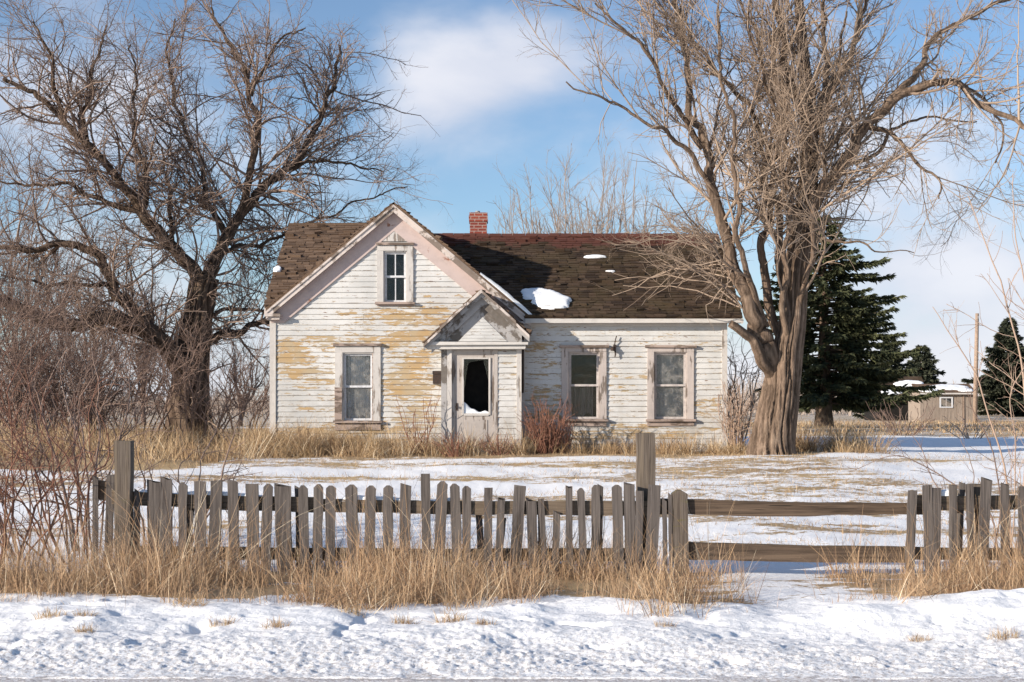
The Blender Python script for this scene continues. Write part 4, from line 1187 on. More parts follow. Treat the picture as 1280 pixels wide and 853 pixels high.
def big_tree(name, label, base, limbs, barkm, twigm, seed, spec, keep=None, extra=None, group=None, first_keep=None):
    """limbs: list of (points, r0, r1, n, part_name, trunk-like)"""
    rng = np.random.default_rng(seed)
    root = thing(name, label, 'tree', base, group)
    LP, LR = [], []
    for k, (pts, r0, r1, pname, fl) in enumerate(limbs):
        ln = np.linalg.norm(np.diff(np.asarray(pts), axis=0), axis=1).sum()
        n = max(8, int(ln / (0.035 if pname == 'trunk' else 0.08)))
        P = wander(resample(pts, n), rng, 0.0 if pname == 'trunk' else 0.15)
        t = np.linspace(0, 1, n)
        R = (r0 + (r1 - r0) * t ** 0.7) * (1.0 if pname == 'trunk' else 0.82)
        trunk_mesh(P, R, 170 if pname == 'trunk' else 20, seed + k * 7, 0.17 if pname == 'trunk' else 0.06, fl, broken=(pname == 'broken_limb')).build(pname, barkm, root, pname != 'trunk' or True)
        if pname != 'broken_limb':
            m = 40
            ii = np.linspace(0, n - 1, m).astype(int)
            LP.append(P[ii]); LR.append(R[ii])
    P = np.array(LP); R = np.array(LR)
    lv = []
    for sp in spec:
        if extra is not None and len(lv) == 0:
            P2, R2 = spawn(P, R, rng, keep=keep, **sp)
            E, ER = extra(rng, sp['n'], P, R)
            P2 = np.concatenate([P2, E]); R2 = np.concatenate([R2, ER])
        else:
            P2, R2 = spawn(P, R, rng, keep=keep, **sp)
        lv.append((P2, R2)); P, R = P2, R2
    twigs(lv, twigm, 'crown', root, rng)
    return root, sum(len(a) for a, _ in lv)


# ---- right tree, in front of the house corner
TY = 29.4
r8 = lambda x, y, dy=0.0: W(680 + x / 1.47, y / 1.47, TY + dy)
px8 = TY / F / 1.47
tb = W(966, 568, TY)


def R8(pts): return [r8(*p) for p in pts]


gz = GH(tb[0], TY)
limbsR = [
    ([(tb[0] - 0.02, TY, gz - 0.15), (tb[0] - 0.0, TY, gz + 0.25), r8(432, 745), r8(440, 690), r8(448, 640), r8(457, 580), r8(463, 500), r8(474, 430), r8(482, 370), r8(489, 300, 0.1), r8(486, 200, 0.2), r8(476, 100, 0.3), r8(468, 0, 0.4), r8(462, -90, 0.5)], 47 * px8, 6 * px8, 'trunk', 0.04),
    (R8([(484, 400), (512, 352, -0.1), (545, 298, -0.3), (590, 242, -0.5), (640, 182, -0.8), (690, 152, -1.0), (742, 149, -1.2), (800, 188, -1.5), (882, 240, -1.9), (930, 262, -2.1)]), 17 * px8, 4 * px8, 'limb', 0),
    (R8([(630, 192, -0.7), (672, 148, -0.6), (704, 112, -0.4), (712, 86, -0.3), (760, 46, -0.1), (850, 2, 0.3), (930, -40, 0.5)]), 10 * px8, 3 * px8, 'limb', 0),
    (R8([(742, 149, -1.2), (780, 165, -1.0), (815, 205, -0.8), (838, 240, -0.7), (833, 295, -0.6)]), 6 * px8, 1.6 * px8, 'limb', 0),
    (R8([(600, 235, -0.5), (640, 245, -0.9), (668, 262, -1.1), (692, 300, -1.2), (722, 322, -1.3), (724, 360, -1.3)]), 6.5 * px8, 1.6 * px8, 'limb', 0),
    (R8([(430, 700), (412, 640, -0.15), (392, 600, -0.3), (368, 550, -0.4), (347, 480, -0.4), (322, 375, -0.3), (292, 272, -0.2), (272, 205, 0.0), (262, 112, 0.2), (243, 35, 0.3), (225, -40, 0.4)]), 24 * px8, 4 * px8, 'limb', 0),
    (R8([(425, 700), (402, 650, -0.35), (380, 622, -0.5), (346, 599, -0.6)]), 18 * px8, 9 * px8, 'broken_limb', 0),
    (R8([(292, 272, -0.2), (262, 225, -0.3), (232, 172, -0.5), (185, 105, -0.7), (140, 52, -0.8), (95, 10, -0.9)]), 8 * px8, 2 * px8, 'limb', 0),
    (R8([(318, 360, -0.3), (280, 300, -0.5), (232, 250, -0.8), (180, 215, -1.0), (110, 180, -1.2), (40, 150, -1.3)]), 7 * px8, 1.6 * px8, 'limb', 0),
    (R8([(446, 650), (414, 560, 0.15), (404, 450, 0.3), (411, 370, 0.4), (405, 290, 0.5), (372, 205, 0.7), (305, 125, 0.9), (262, 50, 1.0)]), 13 * px8, 3 * px8, 'limb', 0),
    (R8([(455, 600, 0.1), (437, 500, 0.4), (431, 400, 0.6), (420, 300, 0.7), (438, 200, 0.8), (400, 100, 0.9), (365, 0, 1.1)]), 12 * px8, 3 * px8, 'limb', 0),
    (R8([(487, 230), (462, 160, -0.3), (440, 90, -0.5), (425, 0, -0.7), (415, -70, -0.8)]), 14 * px8, 5 * px8, 'limb', 0),
    (R8([(452, 640, -0.2), (440, 560, -0.35), (446, 470, -0.45), (452, 380, -0.5), (445, 290, -0.6), (420, 190, -0.8), (390, 90, -0.9), (370, 0, -1.0)]), 9 * px8, 2.5 * px8, 'limb', 0),
    (R8([(470, 560, -0.2), (490, 470, -0.4), (500, 390, -0.6), (515, 300, -0.8), (520, 200, -1.0), (545, 110, -1.1), (560, 20, -1.2)]), 8 * px8, 2.2 * px8, 'limb', 0),
    (R8([(408, 600, -0.2), (372, 500, -0.7), (360, 400, -0.9), (352, 300, -1.0), (340, 200, -1.1), (322, 100, -1.2), (318, 10, -1.2)]), 8 * px8, 2.2 * px8, 'limb', 0),
    (R8([(490, 260, 0.1), (530, 170, 0.4), (560, 90, 0.6), (590, 10, 0.8), (610, -60, 0.9)]), 10 * px8, 3 * px8, 'limb', 0),
    (R8([(488, 310, 0.1), (505, 220, 0.6), (520, 120, 1.0), (515, 20, 1.3), (520, -60, 1.5)]), 10 * px8, 3 * px8, 'limb', 0),
    (R8([(478, 400, -0.2), (440, 376, -0.4), (405, 372, -0.5), (385, 378, -0.5)]), 11 * px8, 5 * px8, 'broken_limb', 0),
    (R8([(545, 298, -0.3), (600, 290, 0.2), (650, 240, 0.6), (720, 215, 0.9), (790, 225, 1.0)]), 7 * px8, 1.6 * px8, 'limb', 0),
    (R8([(475, 430, -0.2), (540, 440, -0.6), (610, 455, -0.9), (680, 470, -1.0)]), 4.5 * px8, 1.0 * px8, 'limb', 0),
]


def keep_house(C):
    x, y, z = C[..., 0], C[..., 1], C[..., 2]
    inside = (x < wx1 + 0.05) & (y > eY - 0.08) & (z < eZ + (np.minimum(y, RIDGE_Y) - eY) * wv[2] / wv[1] + 0.10) & (y < BACK + 0.4)
    low = ((C[:, 0, 2] < 4.6 + 0.5 * np.sin(C[:, 0, 0] * 9)) & (np.modf(np.abs(C[:, 0, 0] * 731.7 + C[:, 0, 2] * 97.3))[0] > 0.27)) | (z.min(1) < 3.0)
    return ~inside.any(1) & ~low


def over_roof(rng, n, LP_, LR_):
    """the mop of fine shoots that leans over the right end of the roof"""
    Cs, Rs = [], []
    for k in range(52):
        y0 = rng.uniform(450, 590); st = r8(345 + (y0 - 470) * 0.28 + rng.uniform(-6, 6), y0, -0.4)
        ex, ey = rng.uniform(110, 330), rng.uniform(395, 580)
        end = r8(ex, ey, rng.uniform(-0.7, 1.0))
        midp = (st + end) / 2 + np.array([0, rng.uniform(-0.3, 0.1), rng.uniform(0.0, 0.55)])
        end = end + np.array([0, -0.25, 0])
        P = resample([st, midp, end], n) + rng.normal(0, 0.035, (n, 3)) * np.linspace(0, 1, n)[:, None]
        Cs.append(P); Rs.append(np.linspace(0.019, 0.007, n))
    for k in range(46):
        li = rng.integers(0, len(LP_)); ti = int(rng.uniform(0.45, 0.95) * 39)
        st = LP_[li, ti]; tn = LP_[li, ti] - LP_[li, ti - 1]; tn = tn / np.linalg.norm(tn)
        if st[2] < 5.5: continue
        d_ = tn * 0.9 + rng.normal(0, 0.42, 3) + np.array([0, 0, 0.55]); d_ /= np.linalg.norm(d_); L_ = rng.uniform(2.2, 4.4)
        end = st + d_ * L_; midp = (st + end) / 2 + np.array([d_[0] * 0.25, d_[1] * 0.25, -0.15])
        Cs.append(resample([st, midp, end], n) + rng.normal(0, 0.03, (n, 3)) * np.linspace(0, 1, n)[:, None]); Rs.append(np.linspace(min(0.03, LR_[li, ti] * 0.6), 0.006, n))
    C = np.array(Cs); R = np.array(Rs); k = keep_house(C)
    return C[k], R[k]


SPEC_R = [dict(dens=3.7, tmin=0.10, ang=40, ratio=0.46, lmin=1.4, lmax=3.8, rfac=0.45, rmax=0.034, rend=0.008, n=11, wig=0.10, up=0.055),
          dict(dens=4.8, tmin=0.08, ang=38, ratio=0.50, lmin=0.6, lmax=1.7, rfac=0.6, rmax=0.013, rend=0.0056, n=7, wig=0.13, up=0.035),
          dict(dens=6.0, tmin=0.06, ang=38, ratio=0.50, lmin=0.25, lmax=0.85, rfac=0.7, rmax=0.0070, rend=0.0036, n=5, wig=0.15, up=0.02),
          dict(dens=4.6, tmin=0.12, ang=38, ratio=0.50, lmin=0.18, lmax=0.45, rfac=0.75, rmax=0.0045, rend=0.0028, n=3, wig=0.15, up=0.0)]
_, cnt = big_tree('cottonwood_tree', 'huge bare tree with furrowed trunk in front of the house corner', (tb[0], TY, gz), limbsR, M_BARKR, M_TWIGR, 5, SPEC_R, keep_house, over_roof)
print('right tree branches', cnt)

# ---- left tree, behind the house
LY = 43.5
s7 = lambda x, y, dy=0.0: W(x / 1.58, y / 1.58, LY + dy)
L7 = lambda pts: [s7(*p) for p in pts]
px7 = LY / F / 1.58
lb = W(232, 545, LY); glz = GH(lb[0], LY)
limbsL = [
    ([(lb[0] + 0.1, LY, glz - 0.2), (lb[0] + 0.1, LY, glz + 0.3), s7(374, 780), s7(380, 700), s7(388, 640), s7(398, 570), s7(405, 545)], 46 * px7, 27 * px7, 'trunk', 0.35),
    (L7([(395, 560), (372, 520, -0.2), (340, 488, -0.4), (282, 420, -0.8), (232, 350, -1.0), (172, 290, -1.2), (130, 250, -1.3), (95, 205, -1.4), (50, 180, -1.6), (5, 150, -1.7)]), 19 * px7, 4 * px7, 'limb', 0),
    (L7([(172, 290, -1.2), (163, 230, -1.0), (178, 180, -0.7), (190, 120, -0.5), (215, 55, -0.3)]), 8 * px7, 2 * px7, 'limb', 0),
    (L7([(130, 250, -1.3), (112, 170, -1.6), (96, 110, -1.8), (60, 45, -2.0)]), 7 * px7, 2 * px7, 'limb', 0),
    (L7([(400, 575), (438, 492, 0.1), (478, 420, 0.2), (515, 378, 0.3), (572, 330, 0.4), (612, 270, 0.5), (640, 205, 0.6), (662, 150, 0.7), (672, 90, 0.7)]), 19 * px7, 3 * px7, 'limb', 0),
    (L7([(476, 424, 0.2), (498, 335, -0.2), (510, 262, -0.4), (496, 190, -0.5), (478, 130, -0.5), (440, 65, -0.4), (420, 20, -0.4)]), 11 * px7, 2.5 * px7, 'limb', 0),
    (L7([(496, 190, -0.5), (520, 130, -0.7), (560, 80, -0.8), (600, 50, -0.9)]), 6 * px7, 1.5 * px7, 'limb', 0),
    (L7([(450, 470, 0.2), (412, 400, 0.7), (400, 330, 1.0), (365, 260, 1.2), (340, 180, 1.4), (330, 100, 1.5), (350, 40, 1.5)]), 9 * px7, 2.2 * px7, 'limb', 0),
    (L7([(372, 705), (330, 680, -0.3), (272, 622, -0.7), (222, 562, -1.0), (182, 502, -1.2), (122, 476, -1.4), (45, 495, -1.6), (-20, 480, -1.8)]), 19 * px7, 5 * px7, 'limb', 0),
    (L7([(368, 740), (335, 695, -0.5), (280, 652, -1.0), (200, 630, -1.5), (110, 640, -2.0), (10, 592, -2.5), (-40, 585, -2.8)]), 29 * px7, 10 * px7, 'limb', 0),
    (L7([(392, 680), (460, 657, 0.3), (530, 632, 0.5), (600, 600, 0.7), (660, 560, 0.8)]), 11 * px7, 4 * px7, 'limb', 0),
    (L7([(396, 640), (430, 618, 0.1), (475, 610, 0.2), (535, 622, 0.3)]), 7 * px7, 3 * px7, 'limb', 0),
    (L7([(440, 500, 0.1), (470, 490, 0.4), (522, 480, 0.7), (572, 455, 0.9), (640, 430, 1.0), (720, 395, 1.1), (800, 372, 1.2)]), 7 * px7, 1.5 * px7, 'limb', 0),
    (L7([(560, 338, 0.4), (630, 320, 0.6), (700, 330, 0.8), (760, 335, 0.9)]), 6 * px7, 1.3 * px7, 'limb', 0),
    (L7([(282, 420, -0.8), (290, 340, -0.9), (262, 250, -1.0), (270, 170, -1.0), (255, 90, -1.0)]), 8 * px7, 2 * px7, 'limb', 0),
    (L7([(282, 420, -0.8), (200, 395, -0.9), (130, 365, -1.0), (60, 370, -1.1), (0, 350, -1.2)]), 8 * px7, 2 * px7, 'limb', 0),
    (L7([(340, 488, -0.4), (335, 400, 0.4), (320, 320, 0.8), (300, 230, 1.1)]), 7 * px7, 1.6 * px7, 'limb', 0),
    (L7([(222, 562, -1.0), (150, 560, -1.5), (70, 560, -1.9), (0, 540, -2.2)]), 7 * px7, 2 * px7, 'limb', 0),
]


def keep_left(C):
    return ~((C[..., 0] > XL - 0.5) & (C[..., 1] < BACK + 0.6) & (C[..., 2] < 7)).any(1)


SPEC_L = [dict(dens=4.4, tmin=0.06, ang=46, ratio=0.45, lmin=2.0, lmax=4.8, rfac=0.45, rmax=0.045, rend=0.012, n=10, wig=0.13, up=0.03),
          dict(dens=3.8, tmin=0.06, ang=44, ratio=0.50, lmin=0.9, lmax=2.0, rfac=0.6, rmax=0.019, rend=0.0085, n=7, wig=0.17, up=0.02),
          dict(dens=4.6, tmin=0.06, ang=42, ratio=0.50, lmin=0.35, lmax=1.1, rfac=0.7, rmax=0.0115, rend=0.0062, n=5, wig=0.19, up=0.02),
          dict(dens=3.3, tmin=0.15, ang=38, ratio=0.50, lmin=0.25, lmax=0.6, rfac=0.75, rmax=0.0075, rend=0.0052, n=3, wig=0.15, up=0.02)]
_, cnt = big_tree('spreading_tree', 'large dark bare tree spreading low limbs behind the house left side', (lb[0], LY, glz), limbsL, M_BARKL, M_TWIGL, 9, SPEC_L, keep_left)
print('left tree branches', cnt)


# ---- smaller bare trees far behind
def upright_tree(x, y, h, seed, label, name='bare_tree', mat=M_TWIGF, spread=0.40, r=0.13, group=None, n_limb=9):
    rng = np.random.default_rng(seed)
    z = GH(x, y) - 0.1
    root = thing(name, label, 'tree', (x, y, z), group)
    hb = h * 0.22
    tr = resample([(x, y, z), (x + rng.normal(0, .1), y, z + hb * 0.5), (x + rng.normal(0, .15), y, z + hb * 1.15)], 12)
    MB().tubes(tr, np.linspace(r * 1.25, r * 0.85, 12), 8, rnd=0.2).build('trunk', mat, root, True)
    C1, R1 = [], []
    for k in range(n_limb):
        a = k * 2.399 + rng.normal(0, 0.3); q = math.sqrt((k + 0.5) / n_limb)
        s0 = tr[rng.integers(7, 12)]; w_ = q * spread * h * 0.62; zt_ = z + h * (1.0 - 0.30 * q ** 2) * rng.uniform(0.88, 1.04)
        e = np.array([x + math.cos(a) * w_, y + math.sin(a) * w_, zt_])
        m_ = s0 * 0.5 + e * 0.5 + np.array([math.cos(a) * w_ * 0.10, math.sin(a) * w_ * 0.10, -0.02 * h])
        C1.append(wander(resample([s0, m_, e], 16), rng, 0.35)); R1.append(np.linspace(r * 0.5, 0.013, 16))
    A = (np.array(C1), np.array(R1))
    B = spawn(A[0], A[1], rng, 2.6, 0.18, 30, 0.34, 0.8, 2.8, 0.6, 0.03, 0.012, 6, 0.09, 0.06)
    D = spawn(B[0], B[1], rng, 4.4, 0.08, 32, 0.45, 0.4, 1.4, 0.7, 0.014, 0.009, 5, 0.10, 0.05)
    twigs([A, B, D], mat, 'crown', root, rng, (5, 3, 3))
    return root


for k, (px, py, Y, lab) in enumerate(((690, 205, 62, 'pale bare tree rising behind the roof right of the chimney'), (738, 178, 66, 'taller pale bare tree behind the roof ridge middle'), (775, 190, 64, 'pale bare tree behind the roof nearest the huge tree'), (655, 245, 60, 'short pale bare tree just right of the brick chimney'))):
    p = W(px, py, Y)
    upright_tree(p[0], Y, p[2] - GH(p[0], Y), 30 + k, lab, group='pale bare trees behind the roof', n_limb=13)


for k, (px, py, Y, lab) in enumerate(((25, 210, 74, 'broad hazy brown bare tree farthest left behind the thicket'), (118, 290, 78, 'lower brown bare tree behind the thicket left of the dark tree'), (-60, 150, 70, 'tall brown bare tree mostly beyond the left frame edge'), (300, 420, 82, 'low distant bare tree between dark trunk and house'), (180, 345, 84, 'distant bare tree seen through the dark tree low limbs'))):
    p = W(px, py, Y)
    upright_tree(p[0], Y, p[2] - GH(p[0], Y), 60 + k, lab, group='bare trees beyond the thicket', n_limb=13, mat=M_THICK, spread=0.55)


# ---- shrubs
def shrub(x, y, h, spread, nst, seed, label, mat, name='bare_shrub', group=None, r=0.014, dens=(3.5, 6.0), lean=(0, 0), thin=1.0, cat='shrub', wig=0.10, tl=(0.15, 1.4, 0.08, 0.6)):
    rng = np.random.default_rng(seed)
    z = GH(x, y) - 0.05
    C, R = [], []
    for k in range(nst):
        a = rng.uniform(0, 6.28); sp = spread * math.sqrt(rng.random()); L = h * rng.uniform(0.55, 1.05)
        b = np.array([x + math.cos(a) * sp * 0.25, y + math.sin(a) * sp * 0.25, z])
        e = np.array([x + math.cos(a) * sp + lean[0] * L, y + math.sin(a) * sp + lean[1] * L, z + L])
        m1 = b * 0.65 + e * 0.35 + np.array([math.cos(a) * sp * 0.08, 0, 0.10 * L]); m2 = b * 0.3 + e * 0.7 + rng.normal(0, 0.05 * L, 3)
        C.append(wander(resample([b, m1, m2, e], 12), rng, 0.20 * h / 2)); R.append(np.linspace(r * rng.uniform(0.6, 1.3), 0.0045 * thin, 12))
    A = (np.array(C), np.array(R))
    B = spawn(A[0], A[1], rng, dens[0], 0.15, 44, 0.42, tl[0], tl[1], 0.6, 0.010 * thin, 0.0035 * thin, 7, wig, 0.03)
    D = spawn(B[0], B[1], rng, dens[1], 0.1, 46, 0.45, tl[2], tl[3], 0.7, 0.005 * thin, 0.0026 * thin, 4, wig * 1.5, 0.02)
    o = twigs([A, B, D], mat, name, None, rng, (5, 3, 3))
    return tag(o, label, cat, group)


THG = 'bare reddish shrubs of the thicket'
TH = [(20, 33.0, 4.3, 1.6, 20, 'tallest reddish bare shrub behind the fence, against the left frame edge'), (95, 33.8, 3.6, 1.7, 20, 'dense tall bare shrub behind the fence, second from the left edge'),
      (165, 32.4, 3.0, 1.5, 16, 'bare shrub behind the tall left fence post'), (240, 35.0, 3.4, 1.4, 14, 'bare shrub in front of the dark tree trunk base'),
      (45, 37.0, 4.6, 2.0, 20, 'high arching bare shrub far back at the left edge'), (140, 38.0, 3.4, 2.0, 18, 'broad bare shrub far back under the dark tree low limb'),
      (300, 40.5, 2.6, 1.4, 12, 'low grey bare shrub between dark tree and house wall'),
      (-45, 32.0, 4.6, 1.6, 18, 'bare shrub half out of frame beyond the left edge'), (70, 31.6, 3.0, 1.4, 16, 'lower bushy bare shrub in front of the tall thicket')]
for k, (px, Y, h, sp, ns, lab) in enumerate(TH):
    shrub((px - 640) * Y / F, Y, h, sp * 1.5, ns, 50 + k, lab, M_THICK, group=THG, dens=(4.4, 6.0), r=0.022, thin=1.5, wig=0.15, tl=(0.5, 1.8, 0.25, 0.8))
TF = [(30, 16.6, 2.3, 0.9, 14, 'low tangled red shrub left of the fence end'), (85, 16.2, 1.9, 0.8, 13, 'red stemmed shrub leaning on the fence stub'), (-10, 15.7, 2.0, 0.8, 12, 'red shrub cut by the left frame edge near the road'),
      (118, 17.2, 2.6, 0.7, 7, 'slender dark upright sapling behind the tall left post'), (205, 16.4, 1.5, 0.7, 7, 'thin shrub just behind the pickets right of the tall post')]
for k, (px, Y, h, sp, ns, lab) in enumerate(TF):
    shrub((px - 640) * Y / F, Y, h * 1.1, sp * 1.6, int(ns * 1.05), 80 + k, lab, M_REDBUSH if k in (1, 2) else M_THICK, lean=(-0.30, 0) if k in (0, 1) else (0, 0), group='red stemmed shrubs at the fence end', dens=(4.6, 7.0), r=0.015 if k != 3 else 0.02, wig=0.14, tl=(0.3, 1.0, 0.15, 0.5))
# beside the house
shrub(hx(684), 30.2, 1.15, 0.62, 70, 101, 'dense red brown bush against the wall right of the porch', M_REDBUSH, 'red_bush', dens=(3.5, 4), r=0.011)
shrub(hx(700), 30.35, 0.8, 0.42, 30, 104, 'smaller red brown bush under the left wing window', M_REDBUSH, 'red_bush', dens=(3.5, 4), r=0.010)
shrub(hx(530), 30.1, 1.25, 0.55, 16, 102, 'sparse upright bush between the left window and the porch', M_REDBUSH, 'sparse_bush', dens=(2.0, 3), r=0.010)
shrub(hx(575), 29.6, 0.55, 0.6, 34, 103, 'low brown brush growing over the door step', M_REDBUSH, 'low_brush', dens=(3, 4), r=0.008)
shrub(hx(625), 29.65, 0.5, 0.5, 26, 105, 'low brown brush at the right porch post', M_REDBUSH, 'low_brush', dens=(3, 4), r=0.008)
shrub(hx(918), 30.6, 1.7, 0.5, 34, 106, 'pale dead stalks between the house corner and huge trunk', M_SAPL, 'dead_stalks', dens=(2.0, 3), r=0.010)
shrub(hx(938), 33.5, 3.4, 0.9, 16, 107, 'brown bare bush behind the huge trunk and house corner', M_SAPL, 'bare_shrub', dens=(3.0, 4), r=0.02, thin=1.3)
shrub(W(1130, 540, 45)[0], 45, 1.1, 1.5, 26, 108, 'low brown scrub on the snow in front of the shed', M_THICK, 'low_scrub', dens=(3, 3), r=0.012, thin=1.6)
shrub(W(1215, 540, 42)[0], 42, 0.8, 1.0, 14, 109, 'thin low scrub on the shaded snow below the pole', M_SAPL, 'low_scrub', dens=(3, 3), r=0.012, thin=1.4)


# right foreground sapling, with a few long traced stems
def sapling(name, label, stems, seed, mat, dens=(4.2, 5.0), sp=(0.45, 1.3), twig=1.5):
    rng = np.random.default_rng(seed)
    C, R = [], []
    for (pts, r0, r1, Y) in stems:
        P = [W(a, b, Y + dy) for (a, b, dy) in pts]
        P[0][2] = min(P[0][2], GH(P[0][0], P[0][1]) + 0.02) if len(pts[0]) and r0 > 0.007 else P[0][2]
        C.append(wander(resample(P, 22), rng, 0.05)); R.append(np.linspace(r0, r1, 22))
    root = thing(name, label, 'sapling', tuple(C[0][0]))
    for c_, r_ in zip(C, R):
        A = (c_[None], r_[None])
        B = spawn(A[0], A[1], rng, dens[0], 0.12, 38, 0.22, 0.12, sp[1], 0.6, 0.007, 0.0028 * twig, 7, 0.10, 0.03)
        D = spawn(B[0], B[1], rng, dens[1], 0.1, 40, 0.45, 0.06, sp[0], 0.7, 0.004, 0.002 * twig, 4, 0.16, 0.02)
        st = twigs([A], mat, 'stem', root, rng, (7,))
        o = twigs([B, D], mat, 'twigs', None, rng, (3, 3)); o.parent = st


SY = 16.3
sapling('sapling', 'tall tan sapling leaning over the right end of the fence', [
    ([(1272, 700, 0), (1282, 560, 0), (1276, 460, 0.1), (1258, 380, 0.1), (1238, 330, 0.1), (1208, 243, 0.2)], 0.016, 0.005, SY),
    ([(1282, 560, 0), (1292, 470, -0.1), (1286, 400, -0.2), (1262, 350, -0.2)], 0.009, 0.004, SY),
    ([(1264, 700, 0), (1258, 600, 0), (1240, 530, 0.1), (1222, 470, 0.2), (1192, 425, 0.2), (1167, 384, 0.3)], 0.013, 0.004, SY),
    ([(1262, 640, 0), (1272, 560, -0.2), (1262, 500, -0.3), (1290, 440, -0.4)], 0.009, 0.004, SY),
    ([(1296, 700, 0), (1300, 520, 0), (1290, 400, -0.1), (1270, 300, -0.2), (1268, 215, -0.2)], 0.014, 0.004, SY)], 201, M_SAPL)
sapling('sapling', 'low reddish sapling bending left behind the right pickets', [
    ([(1250, 705, 0), (1236, 640, 0), (1200, 610, -0.1), (1160, 588, -0.1), (1115, 570, -0.2), (1062, 588, -0.2)], 0.012, 0.003, SY + 0.2),
    ([(1205, 705, 0), (1192, 640, 0), (1170, 600, 0), (1150, 560, 0.1), (1120, 530, 0.1)], 0.010, 0.003, SY + 0.2),
    ([(1215, 705, 0), (1210, 640, 0), (1215, 590, 0), (1196, 540, 0.1)], 0.009, 0.003, SY + 0.2),
    ([(1240, 705, 0), (1250, 640, 0), (1240, 560, 0), (1215, 500, 0.1), (1225, 470, 0.1)], 0.011, 0.003, SY + 0.2)], 202, M_THICK, dens=(5.0, 6))


# ------------------------------------------------------------------ dry grass
def blades(n, xy, hfun, rng, width=0.005, lean=0.5, curl=0.8, seg=4, dirbias=(0.0, 0.0), zoff=-0.02):
    x, y = xy
    z = ground_h(x, y) + zoff
    h = hfun(x, y) * rng.uniform(0.45, 1.15, n)
    a = rng.uniform(0, 2 * math.pi, n)
    ln = np.abs(rng.normal(0, lean, n))
    dx, dy = np.cos(a) * ln + dirbias[0], np.sin(a) * ln + dirbias[1]
    cu = rng.normal(0, curl, n)
    ca = a + rng.normal(0, 0.9, n)
    ts = np.linspace(0, 1, seg + 1); wr_ = rng.uniform(0.5, 1.5, n)
    side = rng.uniform(0, math.pi, n)
    sx, sy = np.cos(side), np.sin(side) * 0.5
    V = np.empty((n, seg + 1, 2, 3))
    for k, t in enumerate(ts):
        off = t * t * 0.75
        X = x + h * (dx * t + np.cos(ca) * cu * off * 0.6); Y = y + h * (dy * t + np.sin(ca) * cu * off * 0.6)
        Zv = z + h * (t - 0.35 * np.abs(cu) * t ** 3 * 0.9) * np.clip(1 - 0.30 * ln, 0.4, 1)
        w = width * (1 - 0.75 * t) * 0.5 * wr_
        V[:, k, 0] = np.stack([X - sx * w, Y - sy * w, Zv], -1); V[:, k, 1] = np.stack([X + sx * w, Y + sy * w, Zv], -1)
    idx = np.arange(n * (seg + 1) * 2).reshape(n, seg + 1, 2)
    Q = np.stack([idx[:, :-1, 0], idx[:, :-1, 1], idx[:, 1:, 1], idx[:, 1:, 0]], -1).reshape(-1, 4)
    rn = np.repeat(rng.random(n), (seg + 1) * 2)
    return V.reshape(-1, 3), Q, rn


def clumped(n, rng, x0, x1, y0, y1, dens):
    """accept points by a density function"""
    xs, ys = [], []; got = 0
    while got < n:
        x = rng.uniform(x0, x1, n * 2); y = rng.uniform(y0, y1, n * 2)
        k = rng.random(n * 2) < dens(x, y)
        xs.append(x[k]); ys.append(y[k]); got += k.sum()
    return np.concatenate(xs)[:n], np.concatenate(ys)[:n]


rg = np.random.default_rng(77)


def tufted(mb, rng, centres, hs, per, rad, width, lean=0.42, curl=0.9, clean=0.40, spread=1.0, huejit=0.25):
    """many clumps, each with its own height, lean and hue"""
    N = len(centres[0])
    cnt = rng.poisson(per, N); idx = np.repeat(np.arange(N), cnt); n = len(idx)
    a = rng.uniform(0, 6.28, n); rr = np.sqrt(rng.random(n)) * rad * (rng.uniform(0.5, 1.5, N)[idx])
    x = centres[0][idx] + np.cos(a) * rr * 1.2; y = centres[1][idx] + np.sin(a) * rr
    ba = rng.uniform(0, 6.28, N); bl = np.abs(rng.normal(0, clean, N))
    bx = (np.cos(ba) * bl)[idx] + np.cos(a) * rr / rad * 0.22 * spread; by = (np.sin(ba) * bl * 0.8)[idx] + np.sin(a) * rr / rad * 0.22 * spread
    V, Q, rn = blades(n, (x, y), lambda q, w: hs[idx], rng, width, lean, curl, dirbias=(bx, by))
    hue = np.clip(rng.uniform(0.15, 0.85, N)[idx] + rng.normal(0, huejit, n), 0, 1)
    mb.add(V, Q, rnd=np.repeat(hue, len(V) // n))


def fence_edge(x): return 12.50 - 0.55 * np.exp(-((x - 3.35) / 0.35) ** 2) + 1.05 * fbm(x * 0.8, 0 * x, 3, 3) + 0.75 * vnoise(x * 2.6, 0 * x, 31)


def dens_fence(x, y):
    e = fence_edge(x)
    c = sstep(-0.08, 0.34, fbm(x * 1.5, y * 1.2, 3, 55))
    gap = 1 - 0.95 * np.exp(-((x - 2.55) / 0.5) ** 2) - 0.5 * np.exp(-((x - 3.3) / 0.5) ** 2)
    return np.clip((0.05 + 0.95 * c) * sstep(e - 0.1, e + 0.3, y) * (1 - sstep(15.05, 15.6, y)) * gap, 0, 1)


mb = MB()
hf = lambda x, y: np.clip(0.58 + 0.6 * fbm(x * 0.9, y * 1.1, 3, 12), 0.18, 0.95)
cen = clumped(800, rg, -8.9, 8.9, 12.0, 15.6, dens_fence)
front = 1 - 0.45 * (1 - sstep(0.0, 0.9, cen[1] - fence_edge(cen[0])))
rail_gap = 1 - 0.45 * np.exp(-((cen[0] - 2.9) / 0.75) ** 2)
tufted(mb, rg, cen, hf(*cen) * np.clip(rg.lognormal(-0.16, 0.42, 800), 0.35, 1.9) * front * rail_gap, 20, 0.14, 0.0062)
# sparse single stalks
n = 4500
P = clumped(n, rg, -8.9, 8.9, 12.5, 15.7, dens_fence)
a = blades(n, P, lambda x, y: 0.62 - 0.2 * np.exp(-((x - 2.9) / 0.8) ** 2), rg, 0.0055, 0.30, 0.6)
mb.add(a[0], a[1], rnd=a[2])
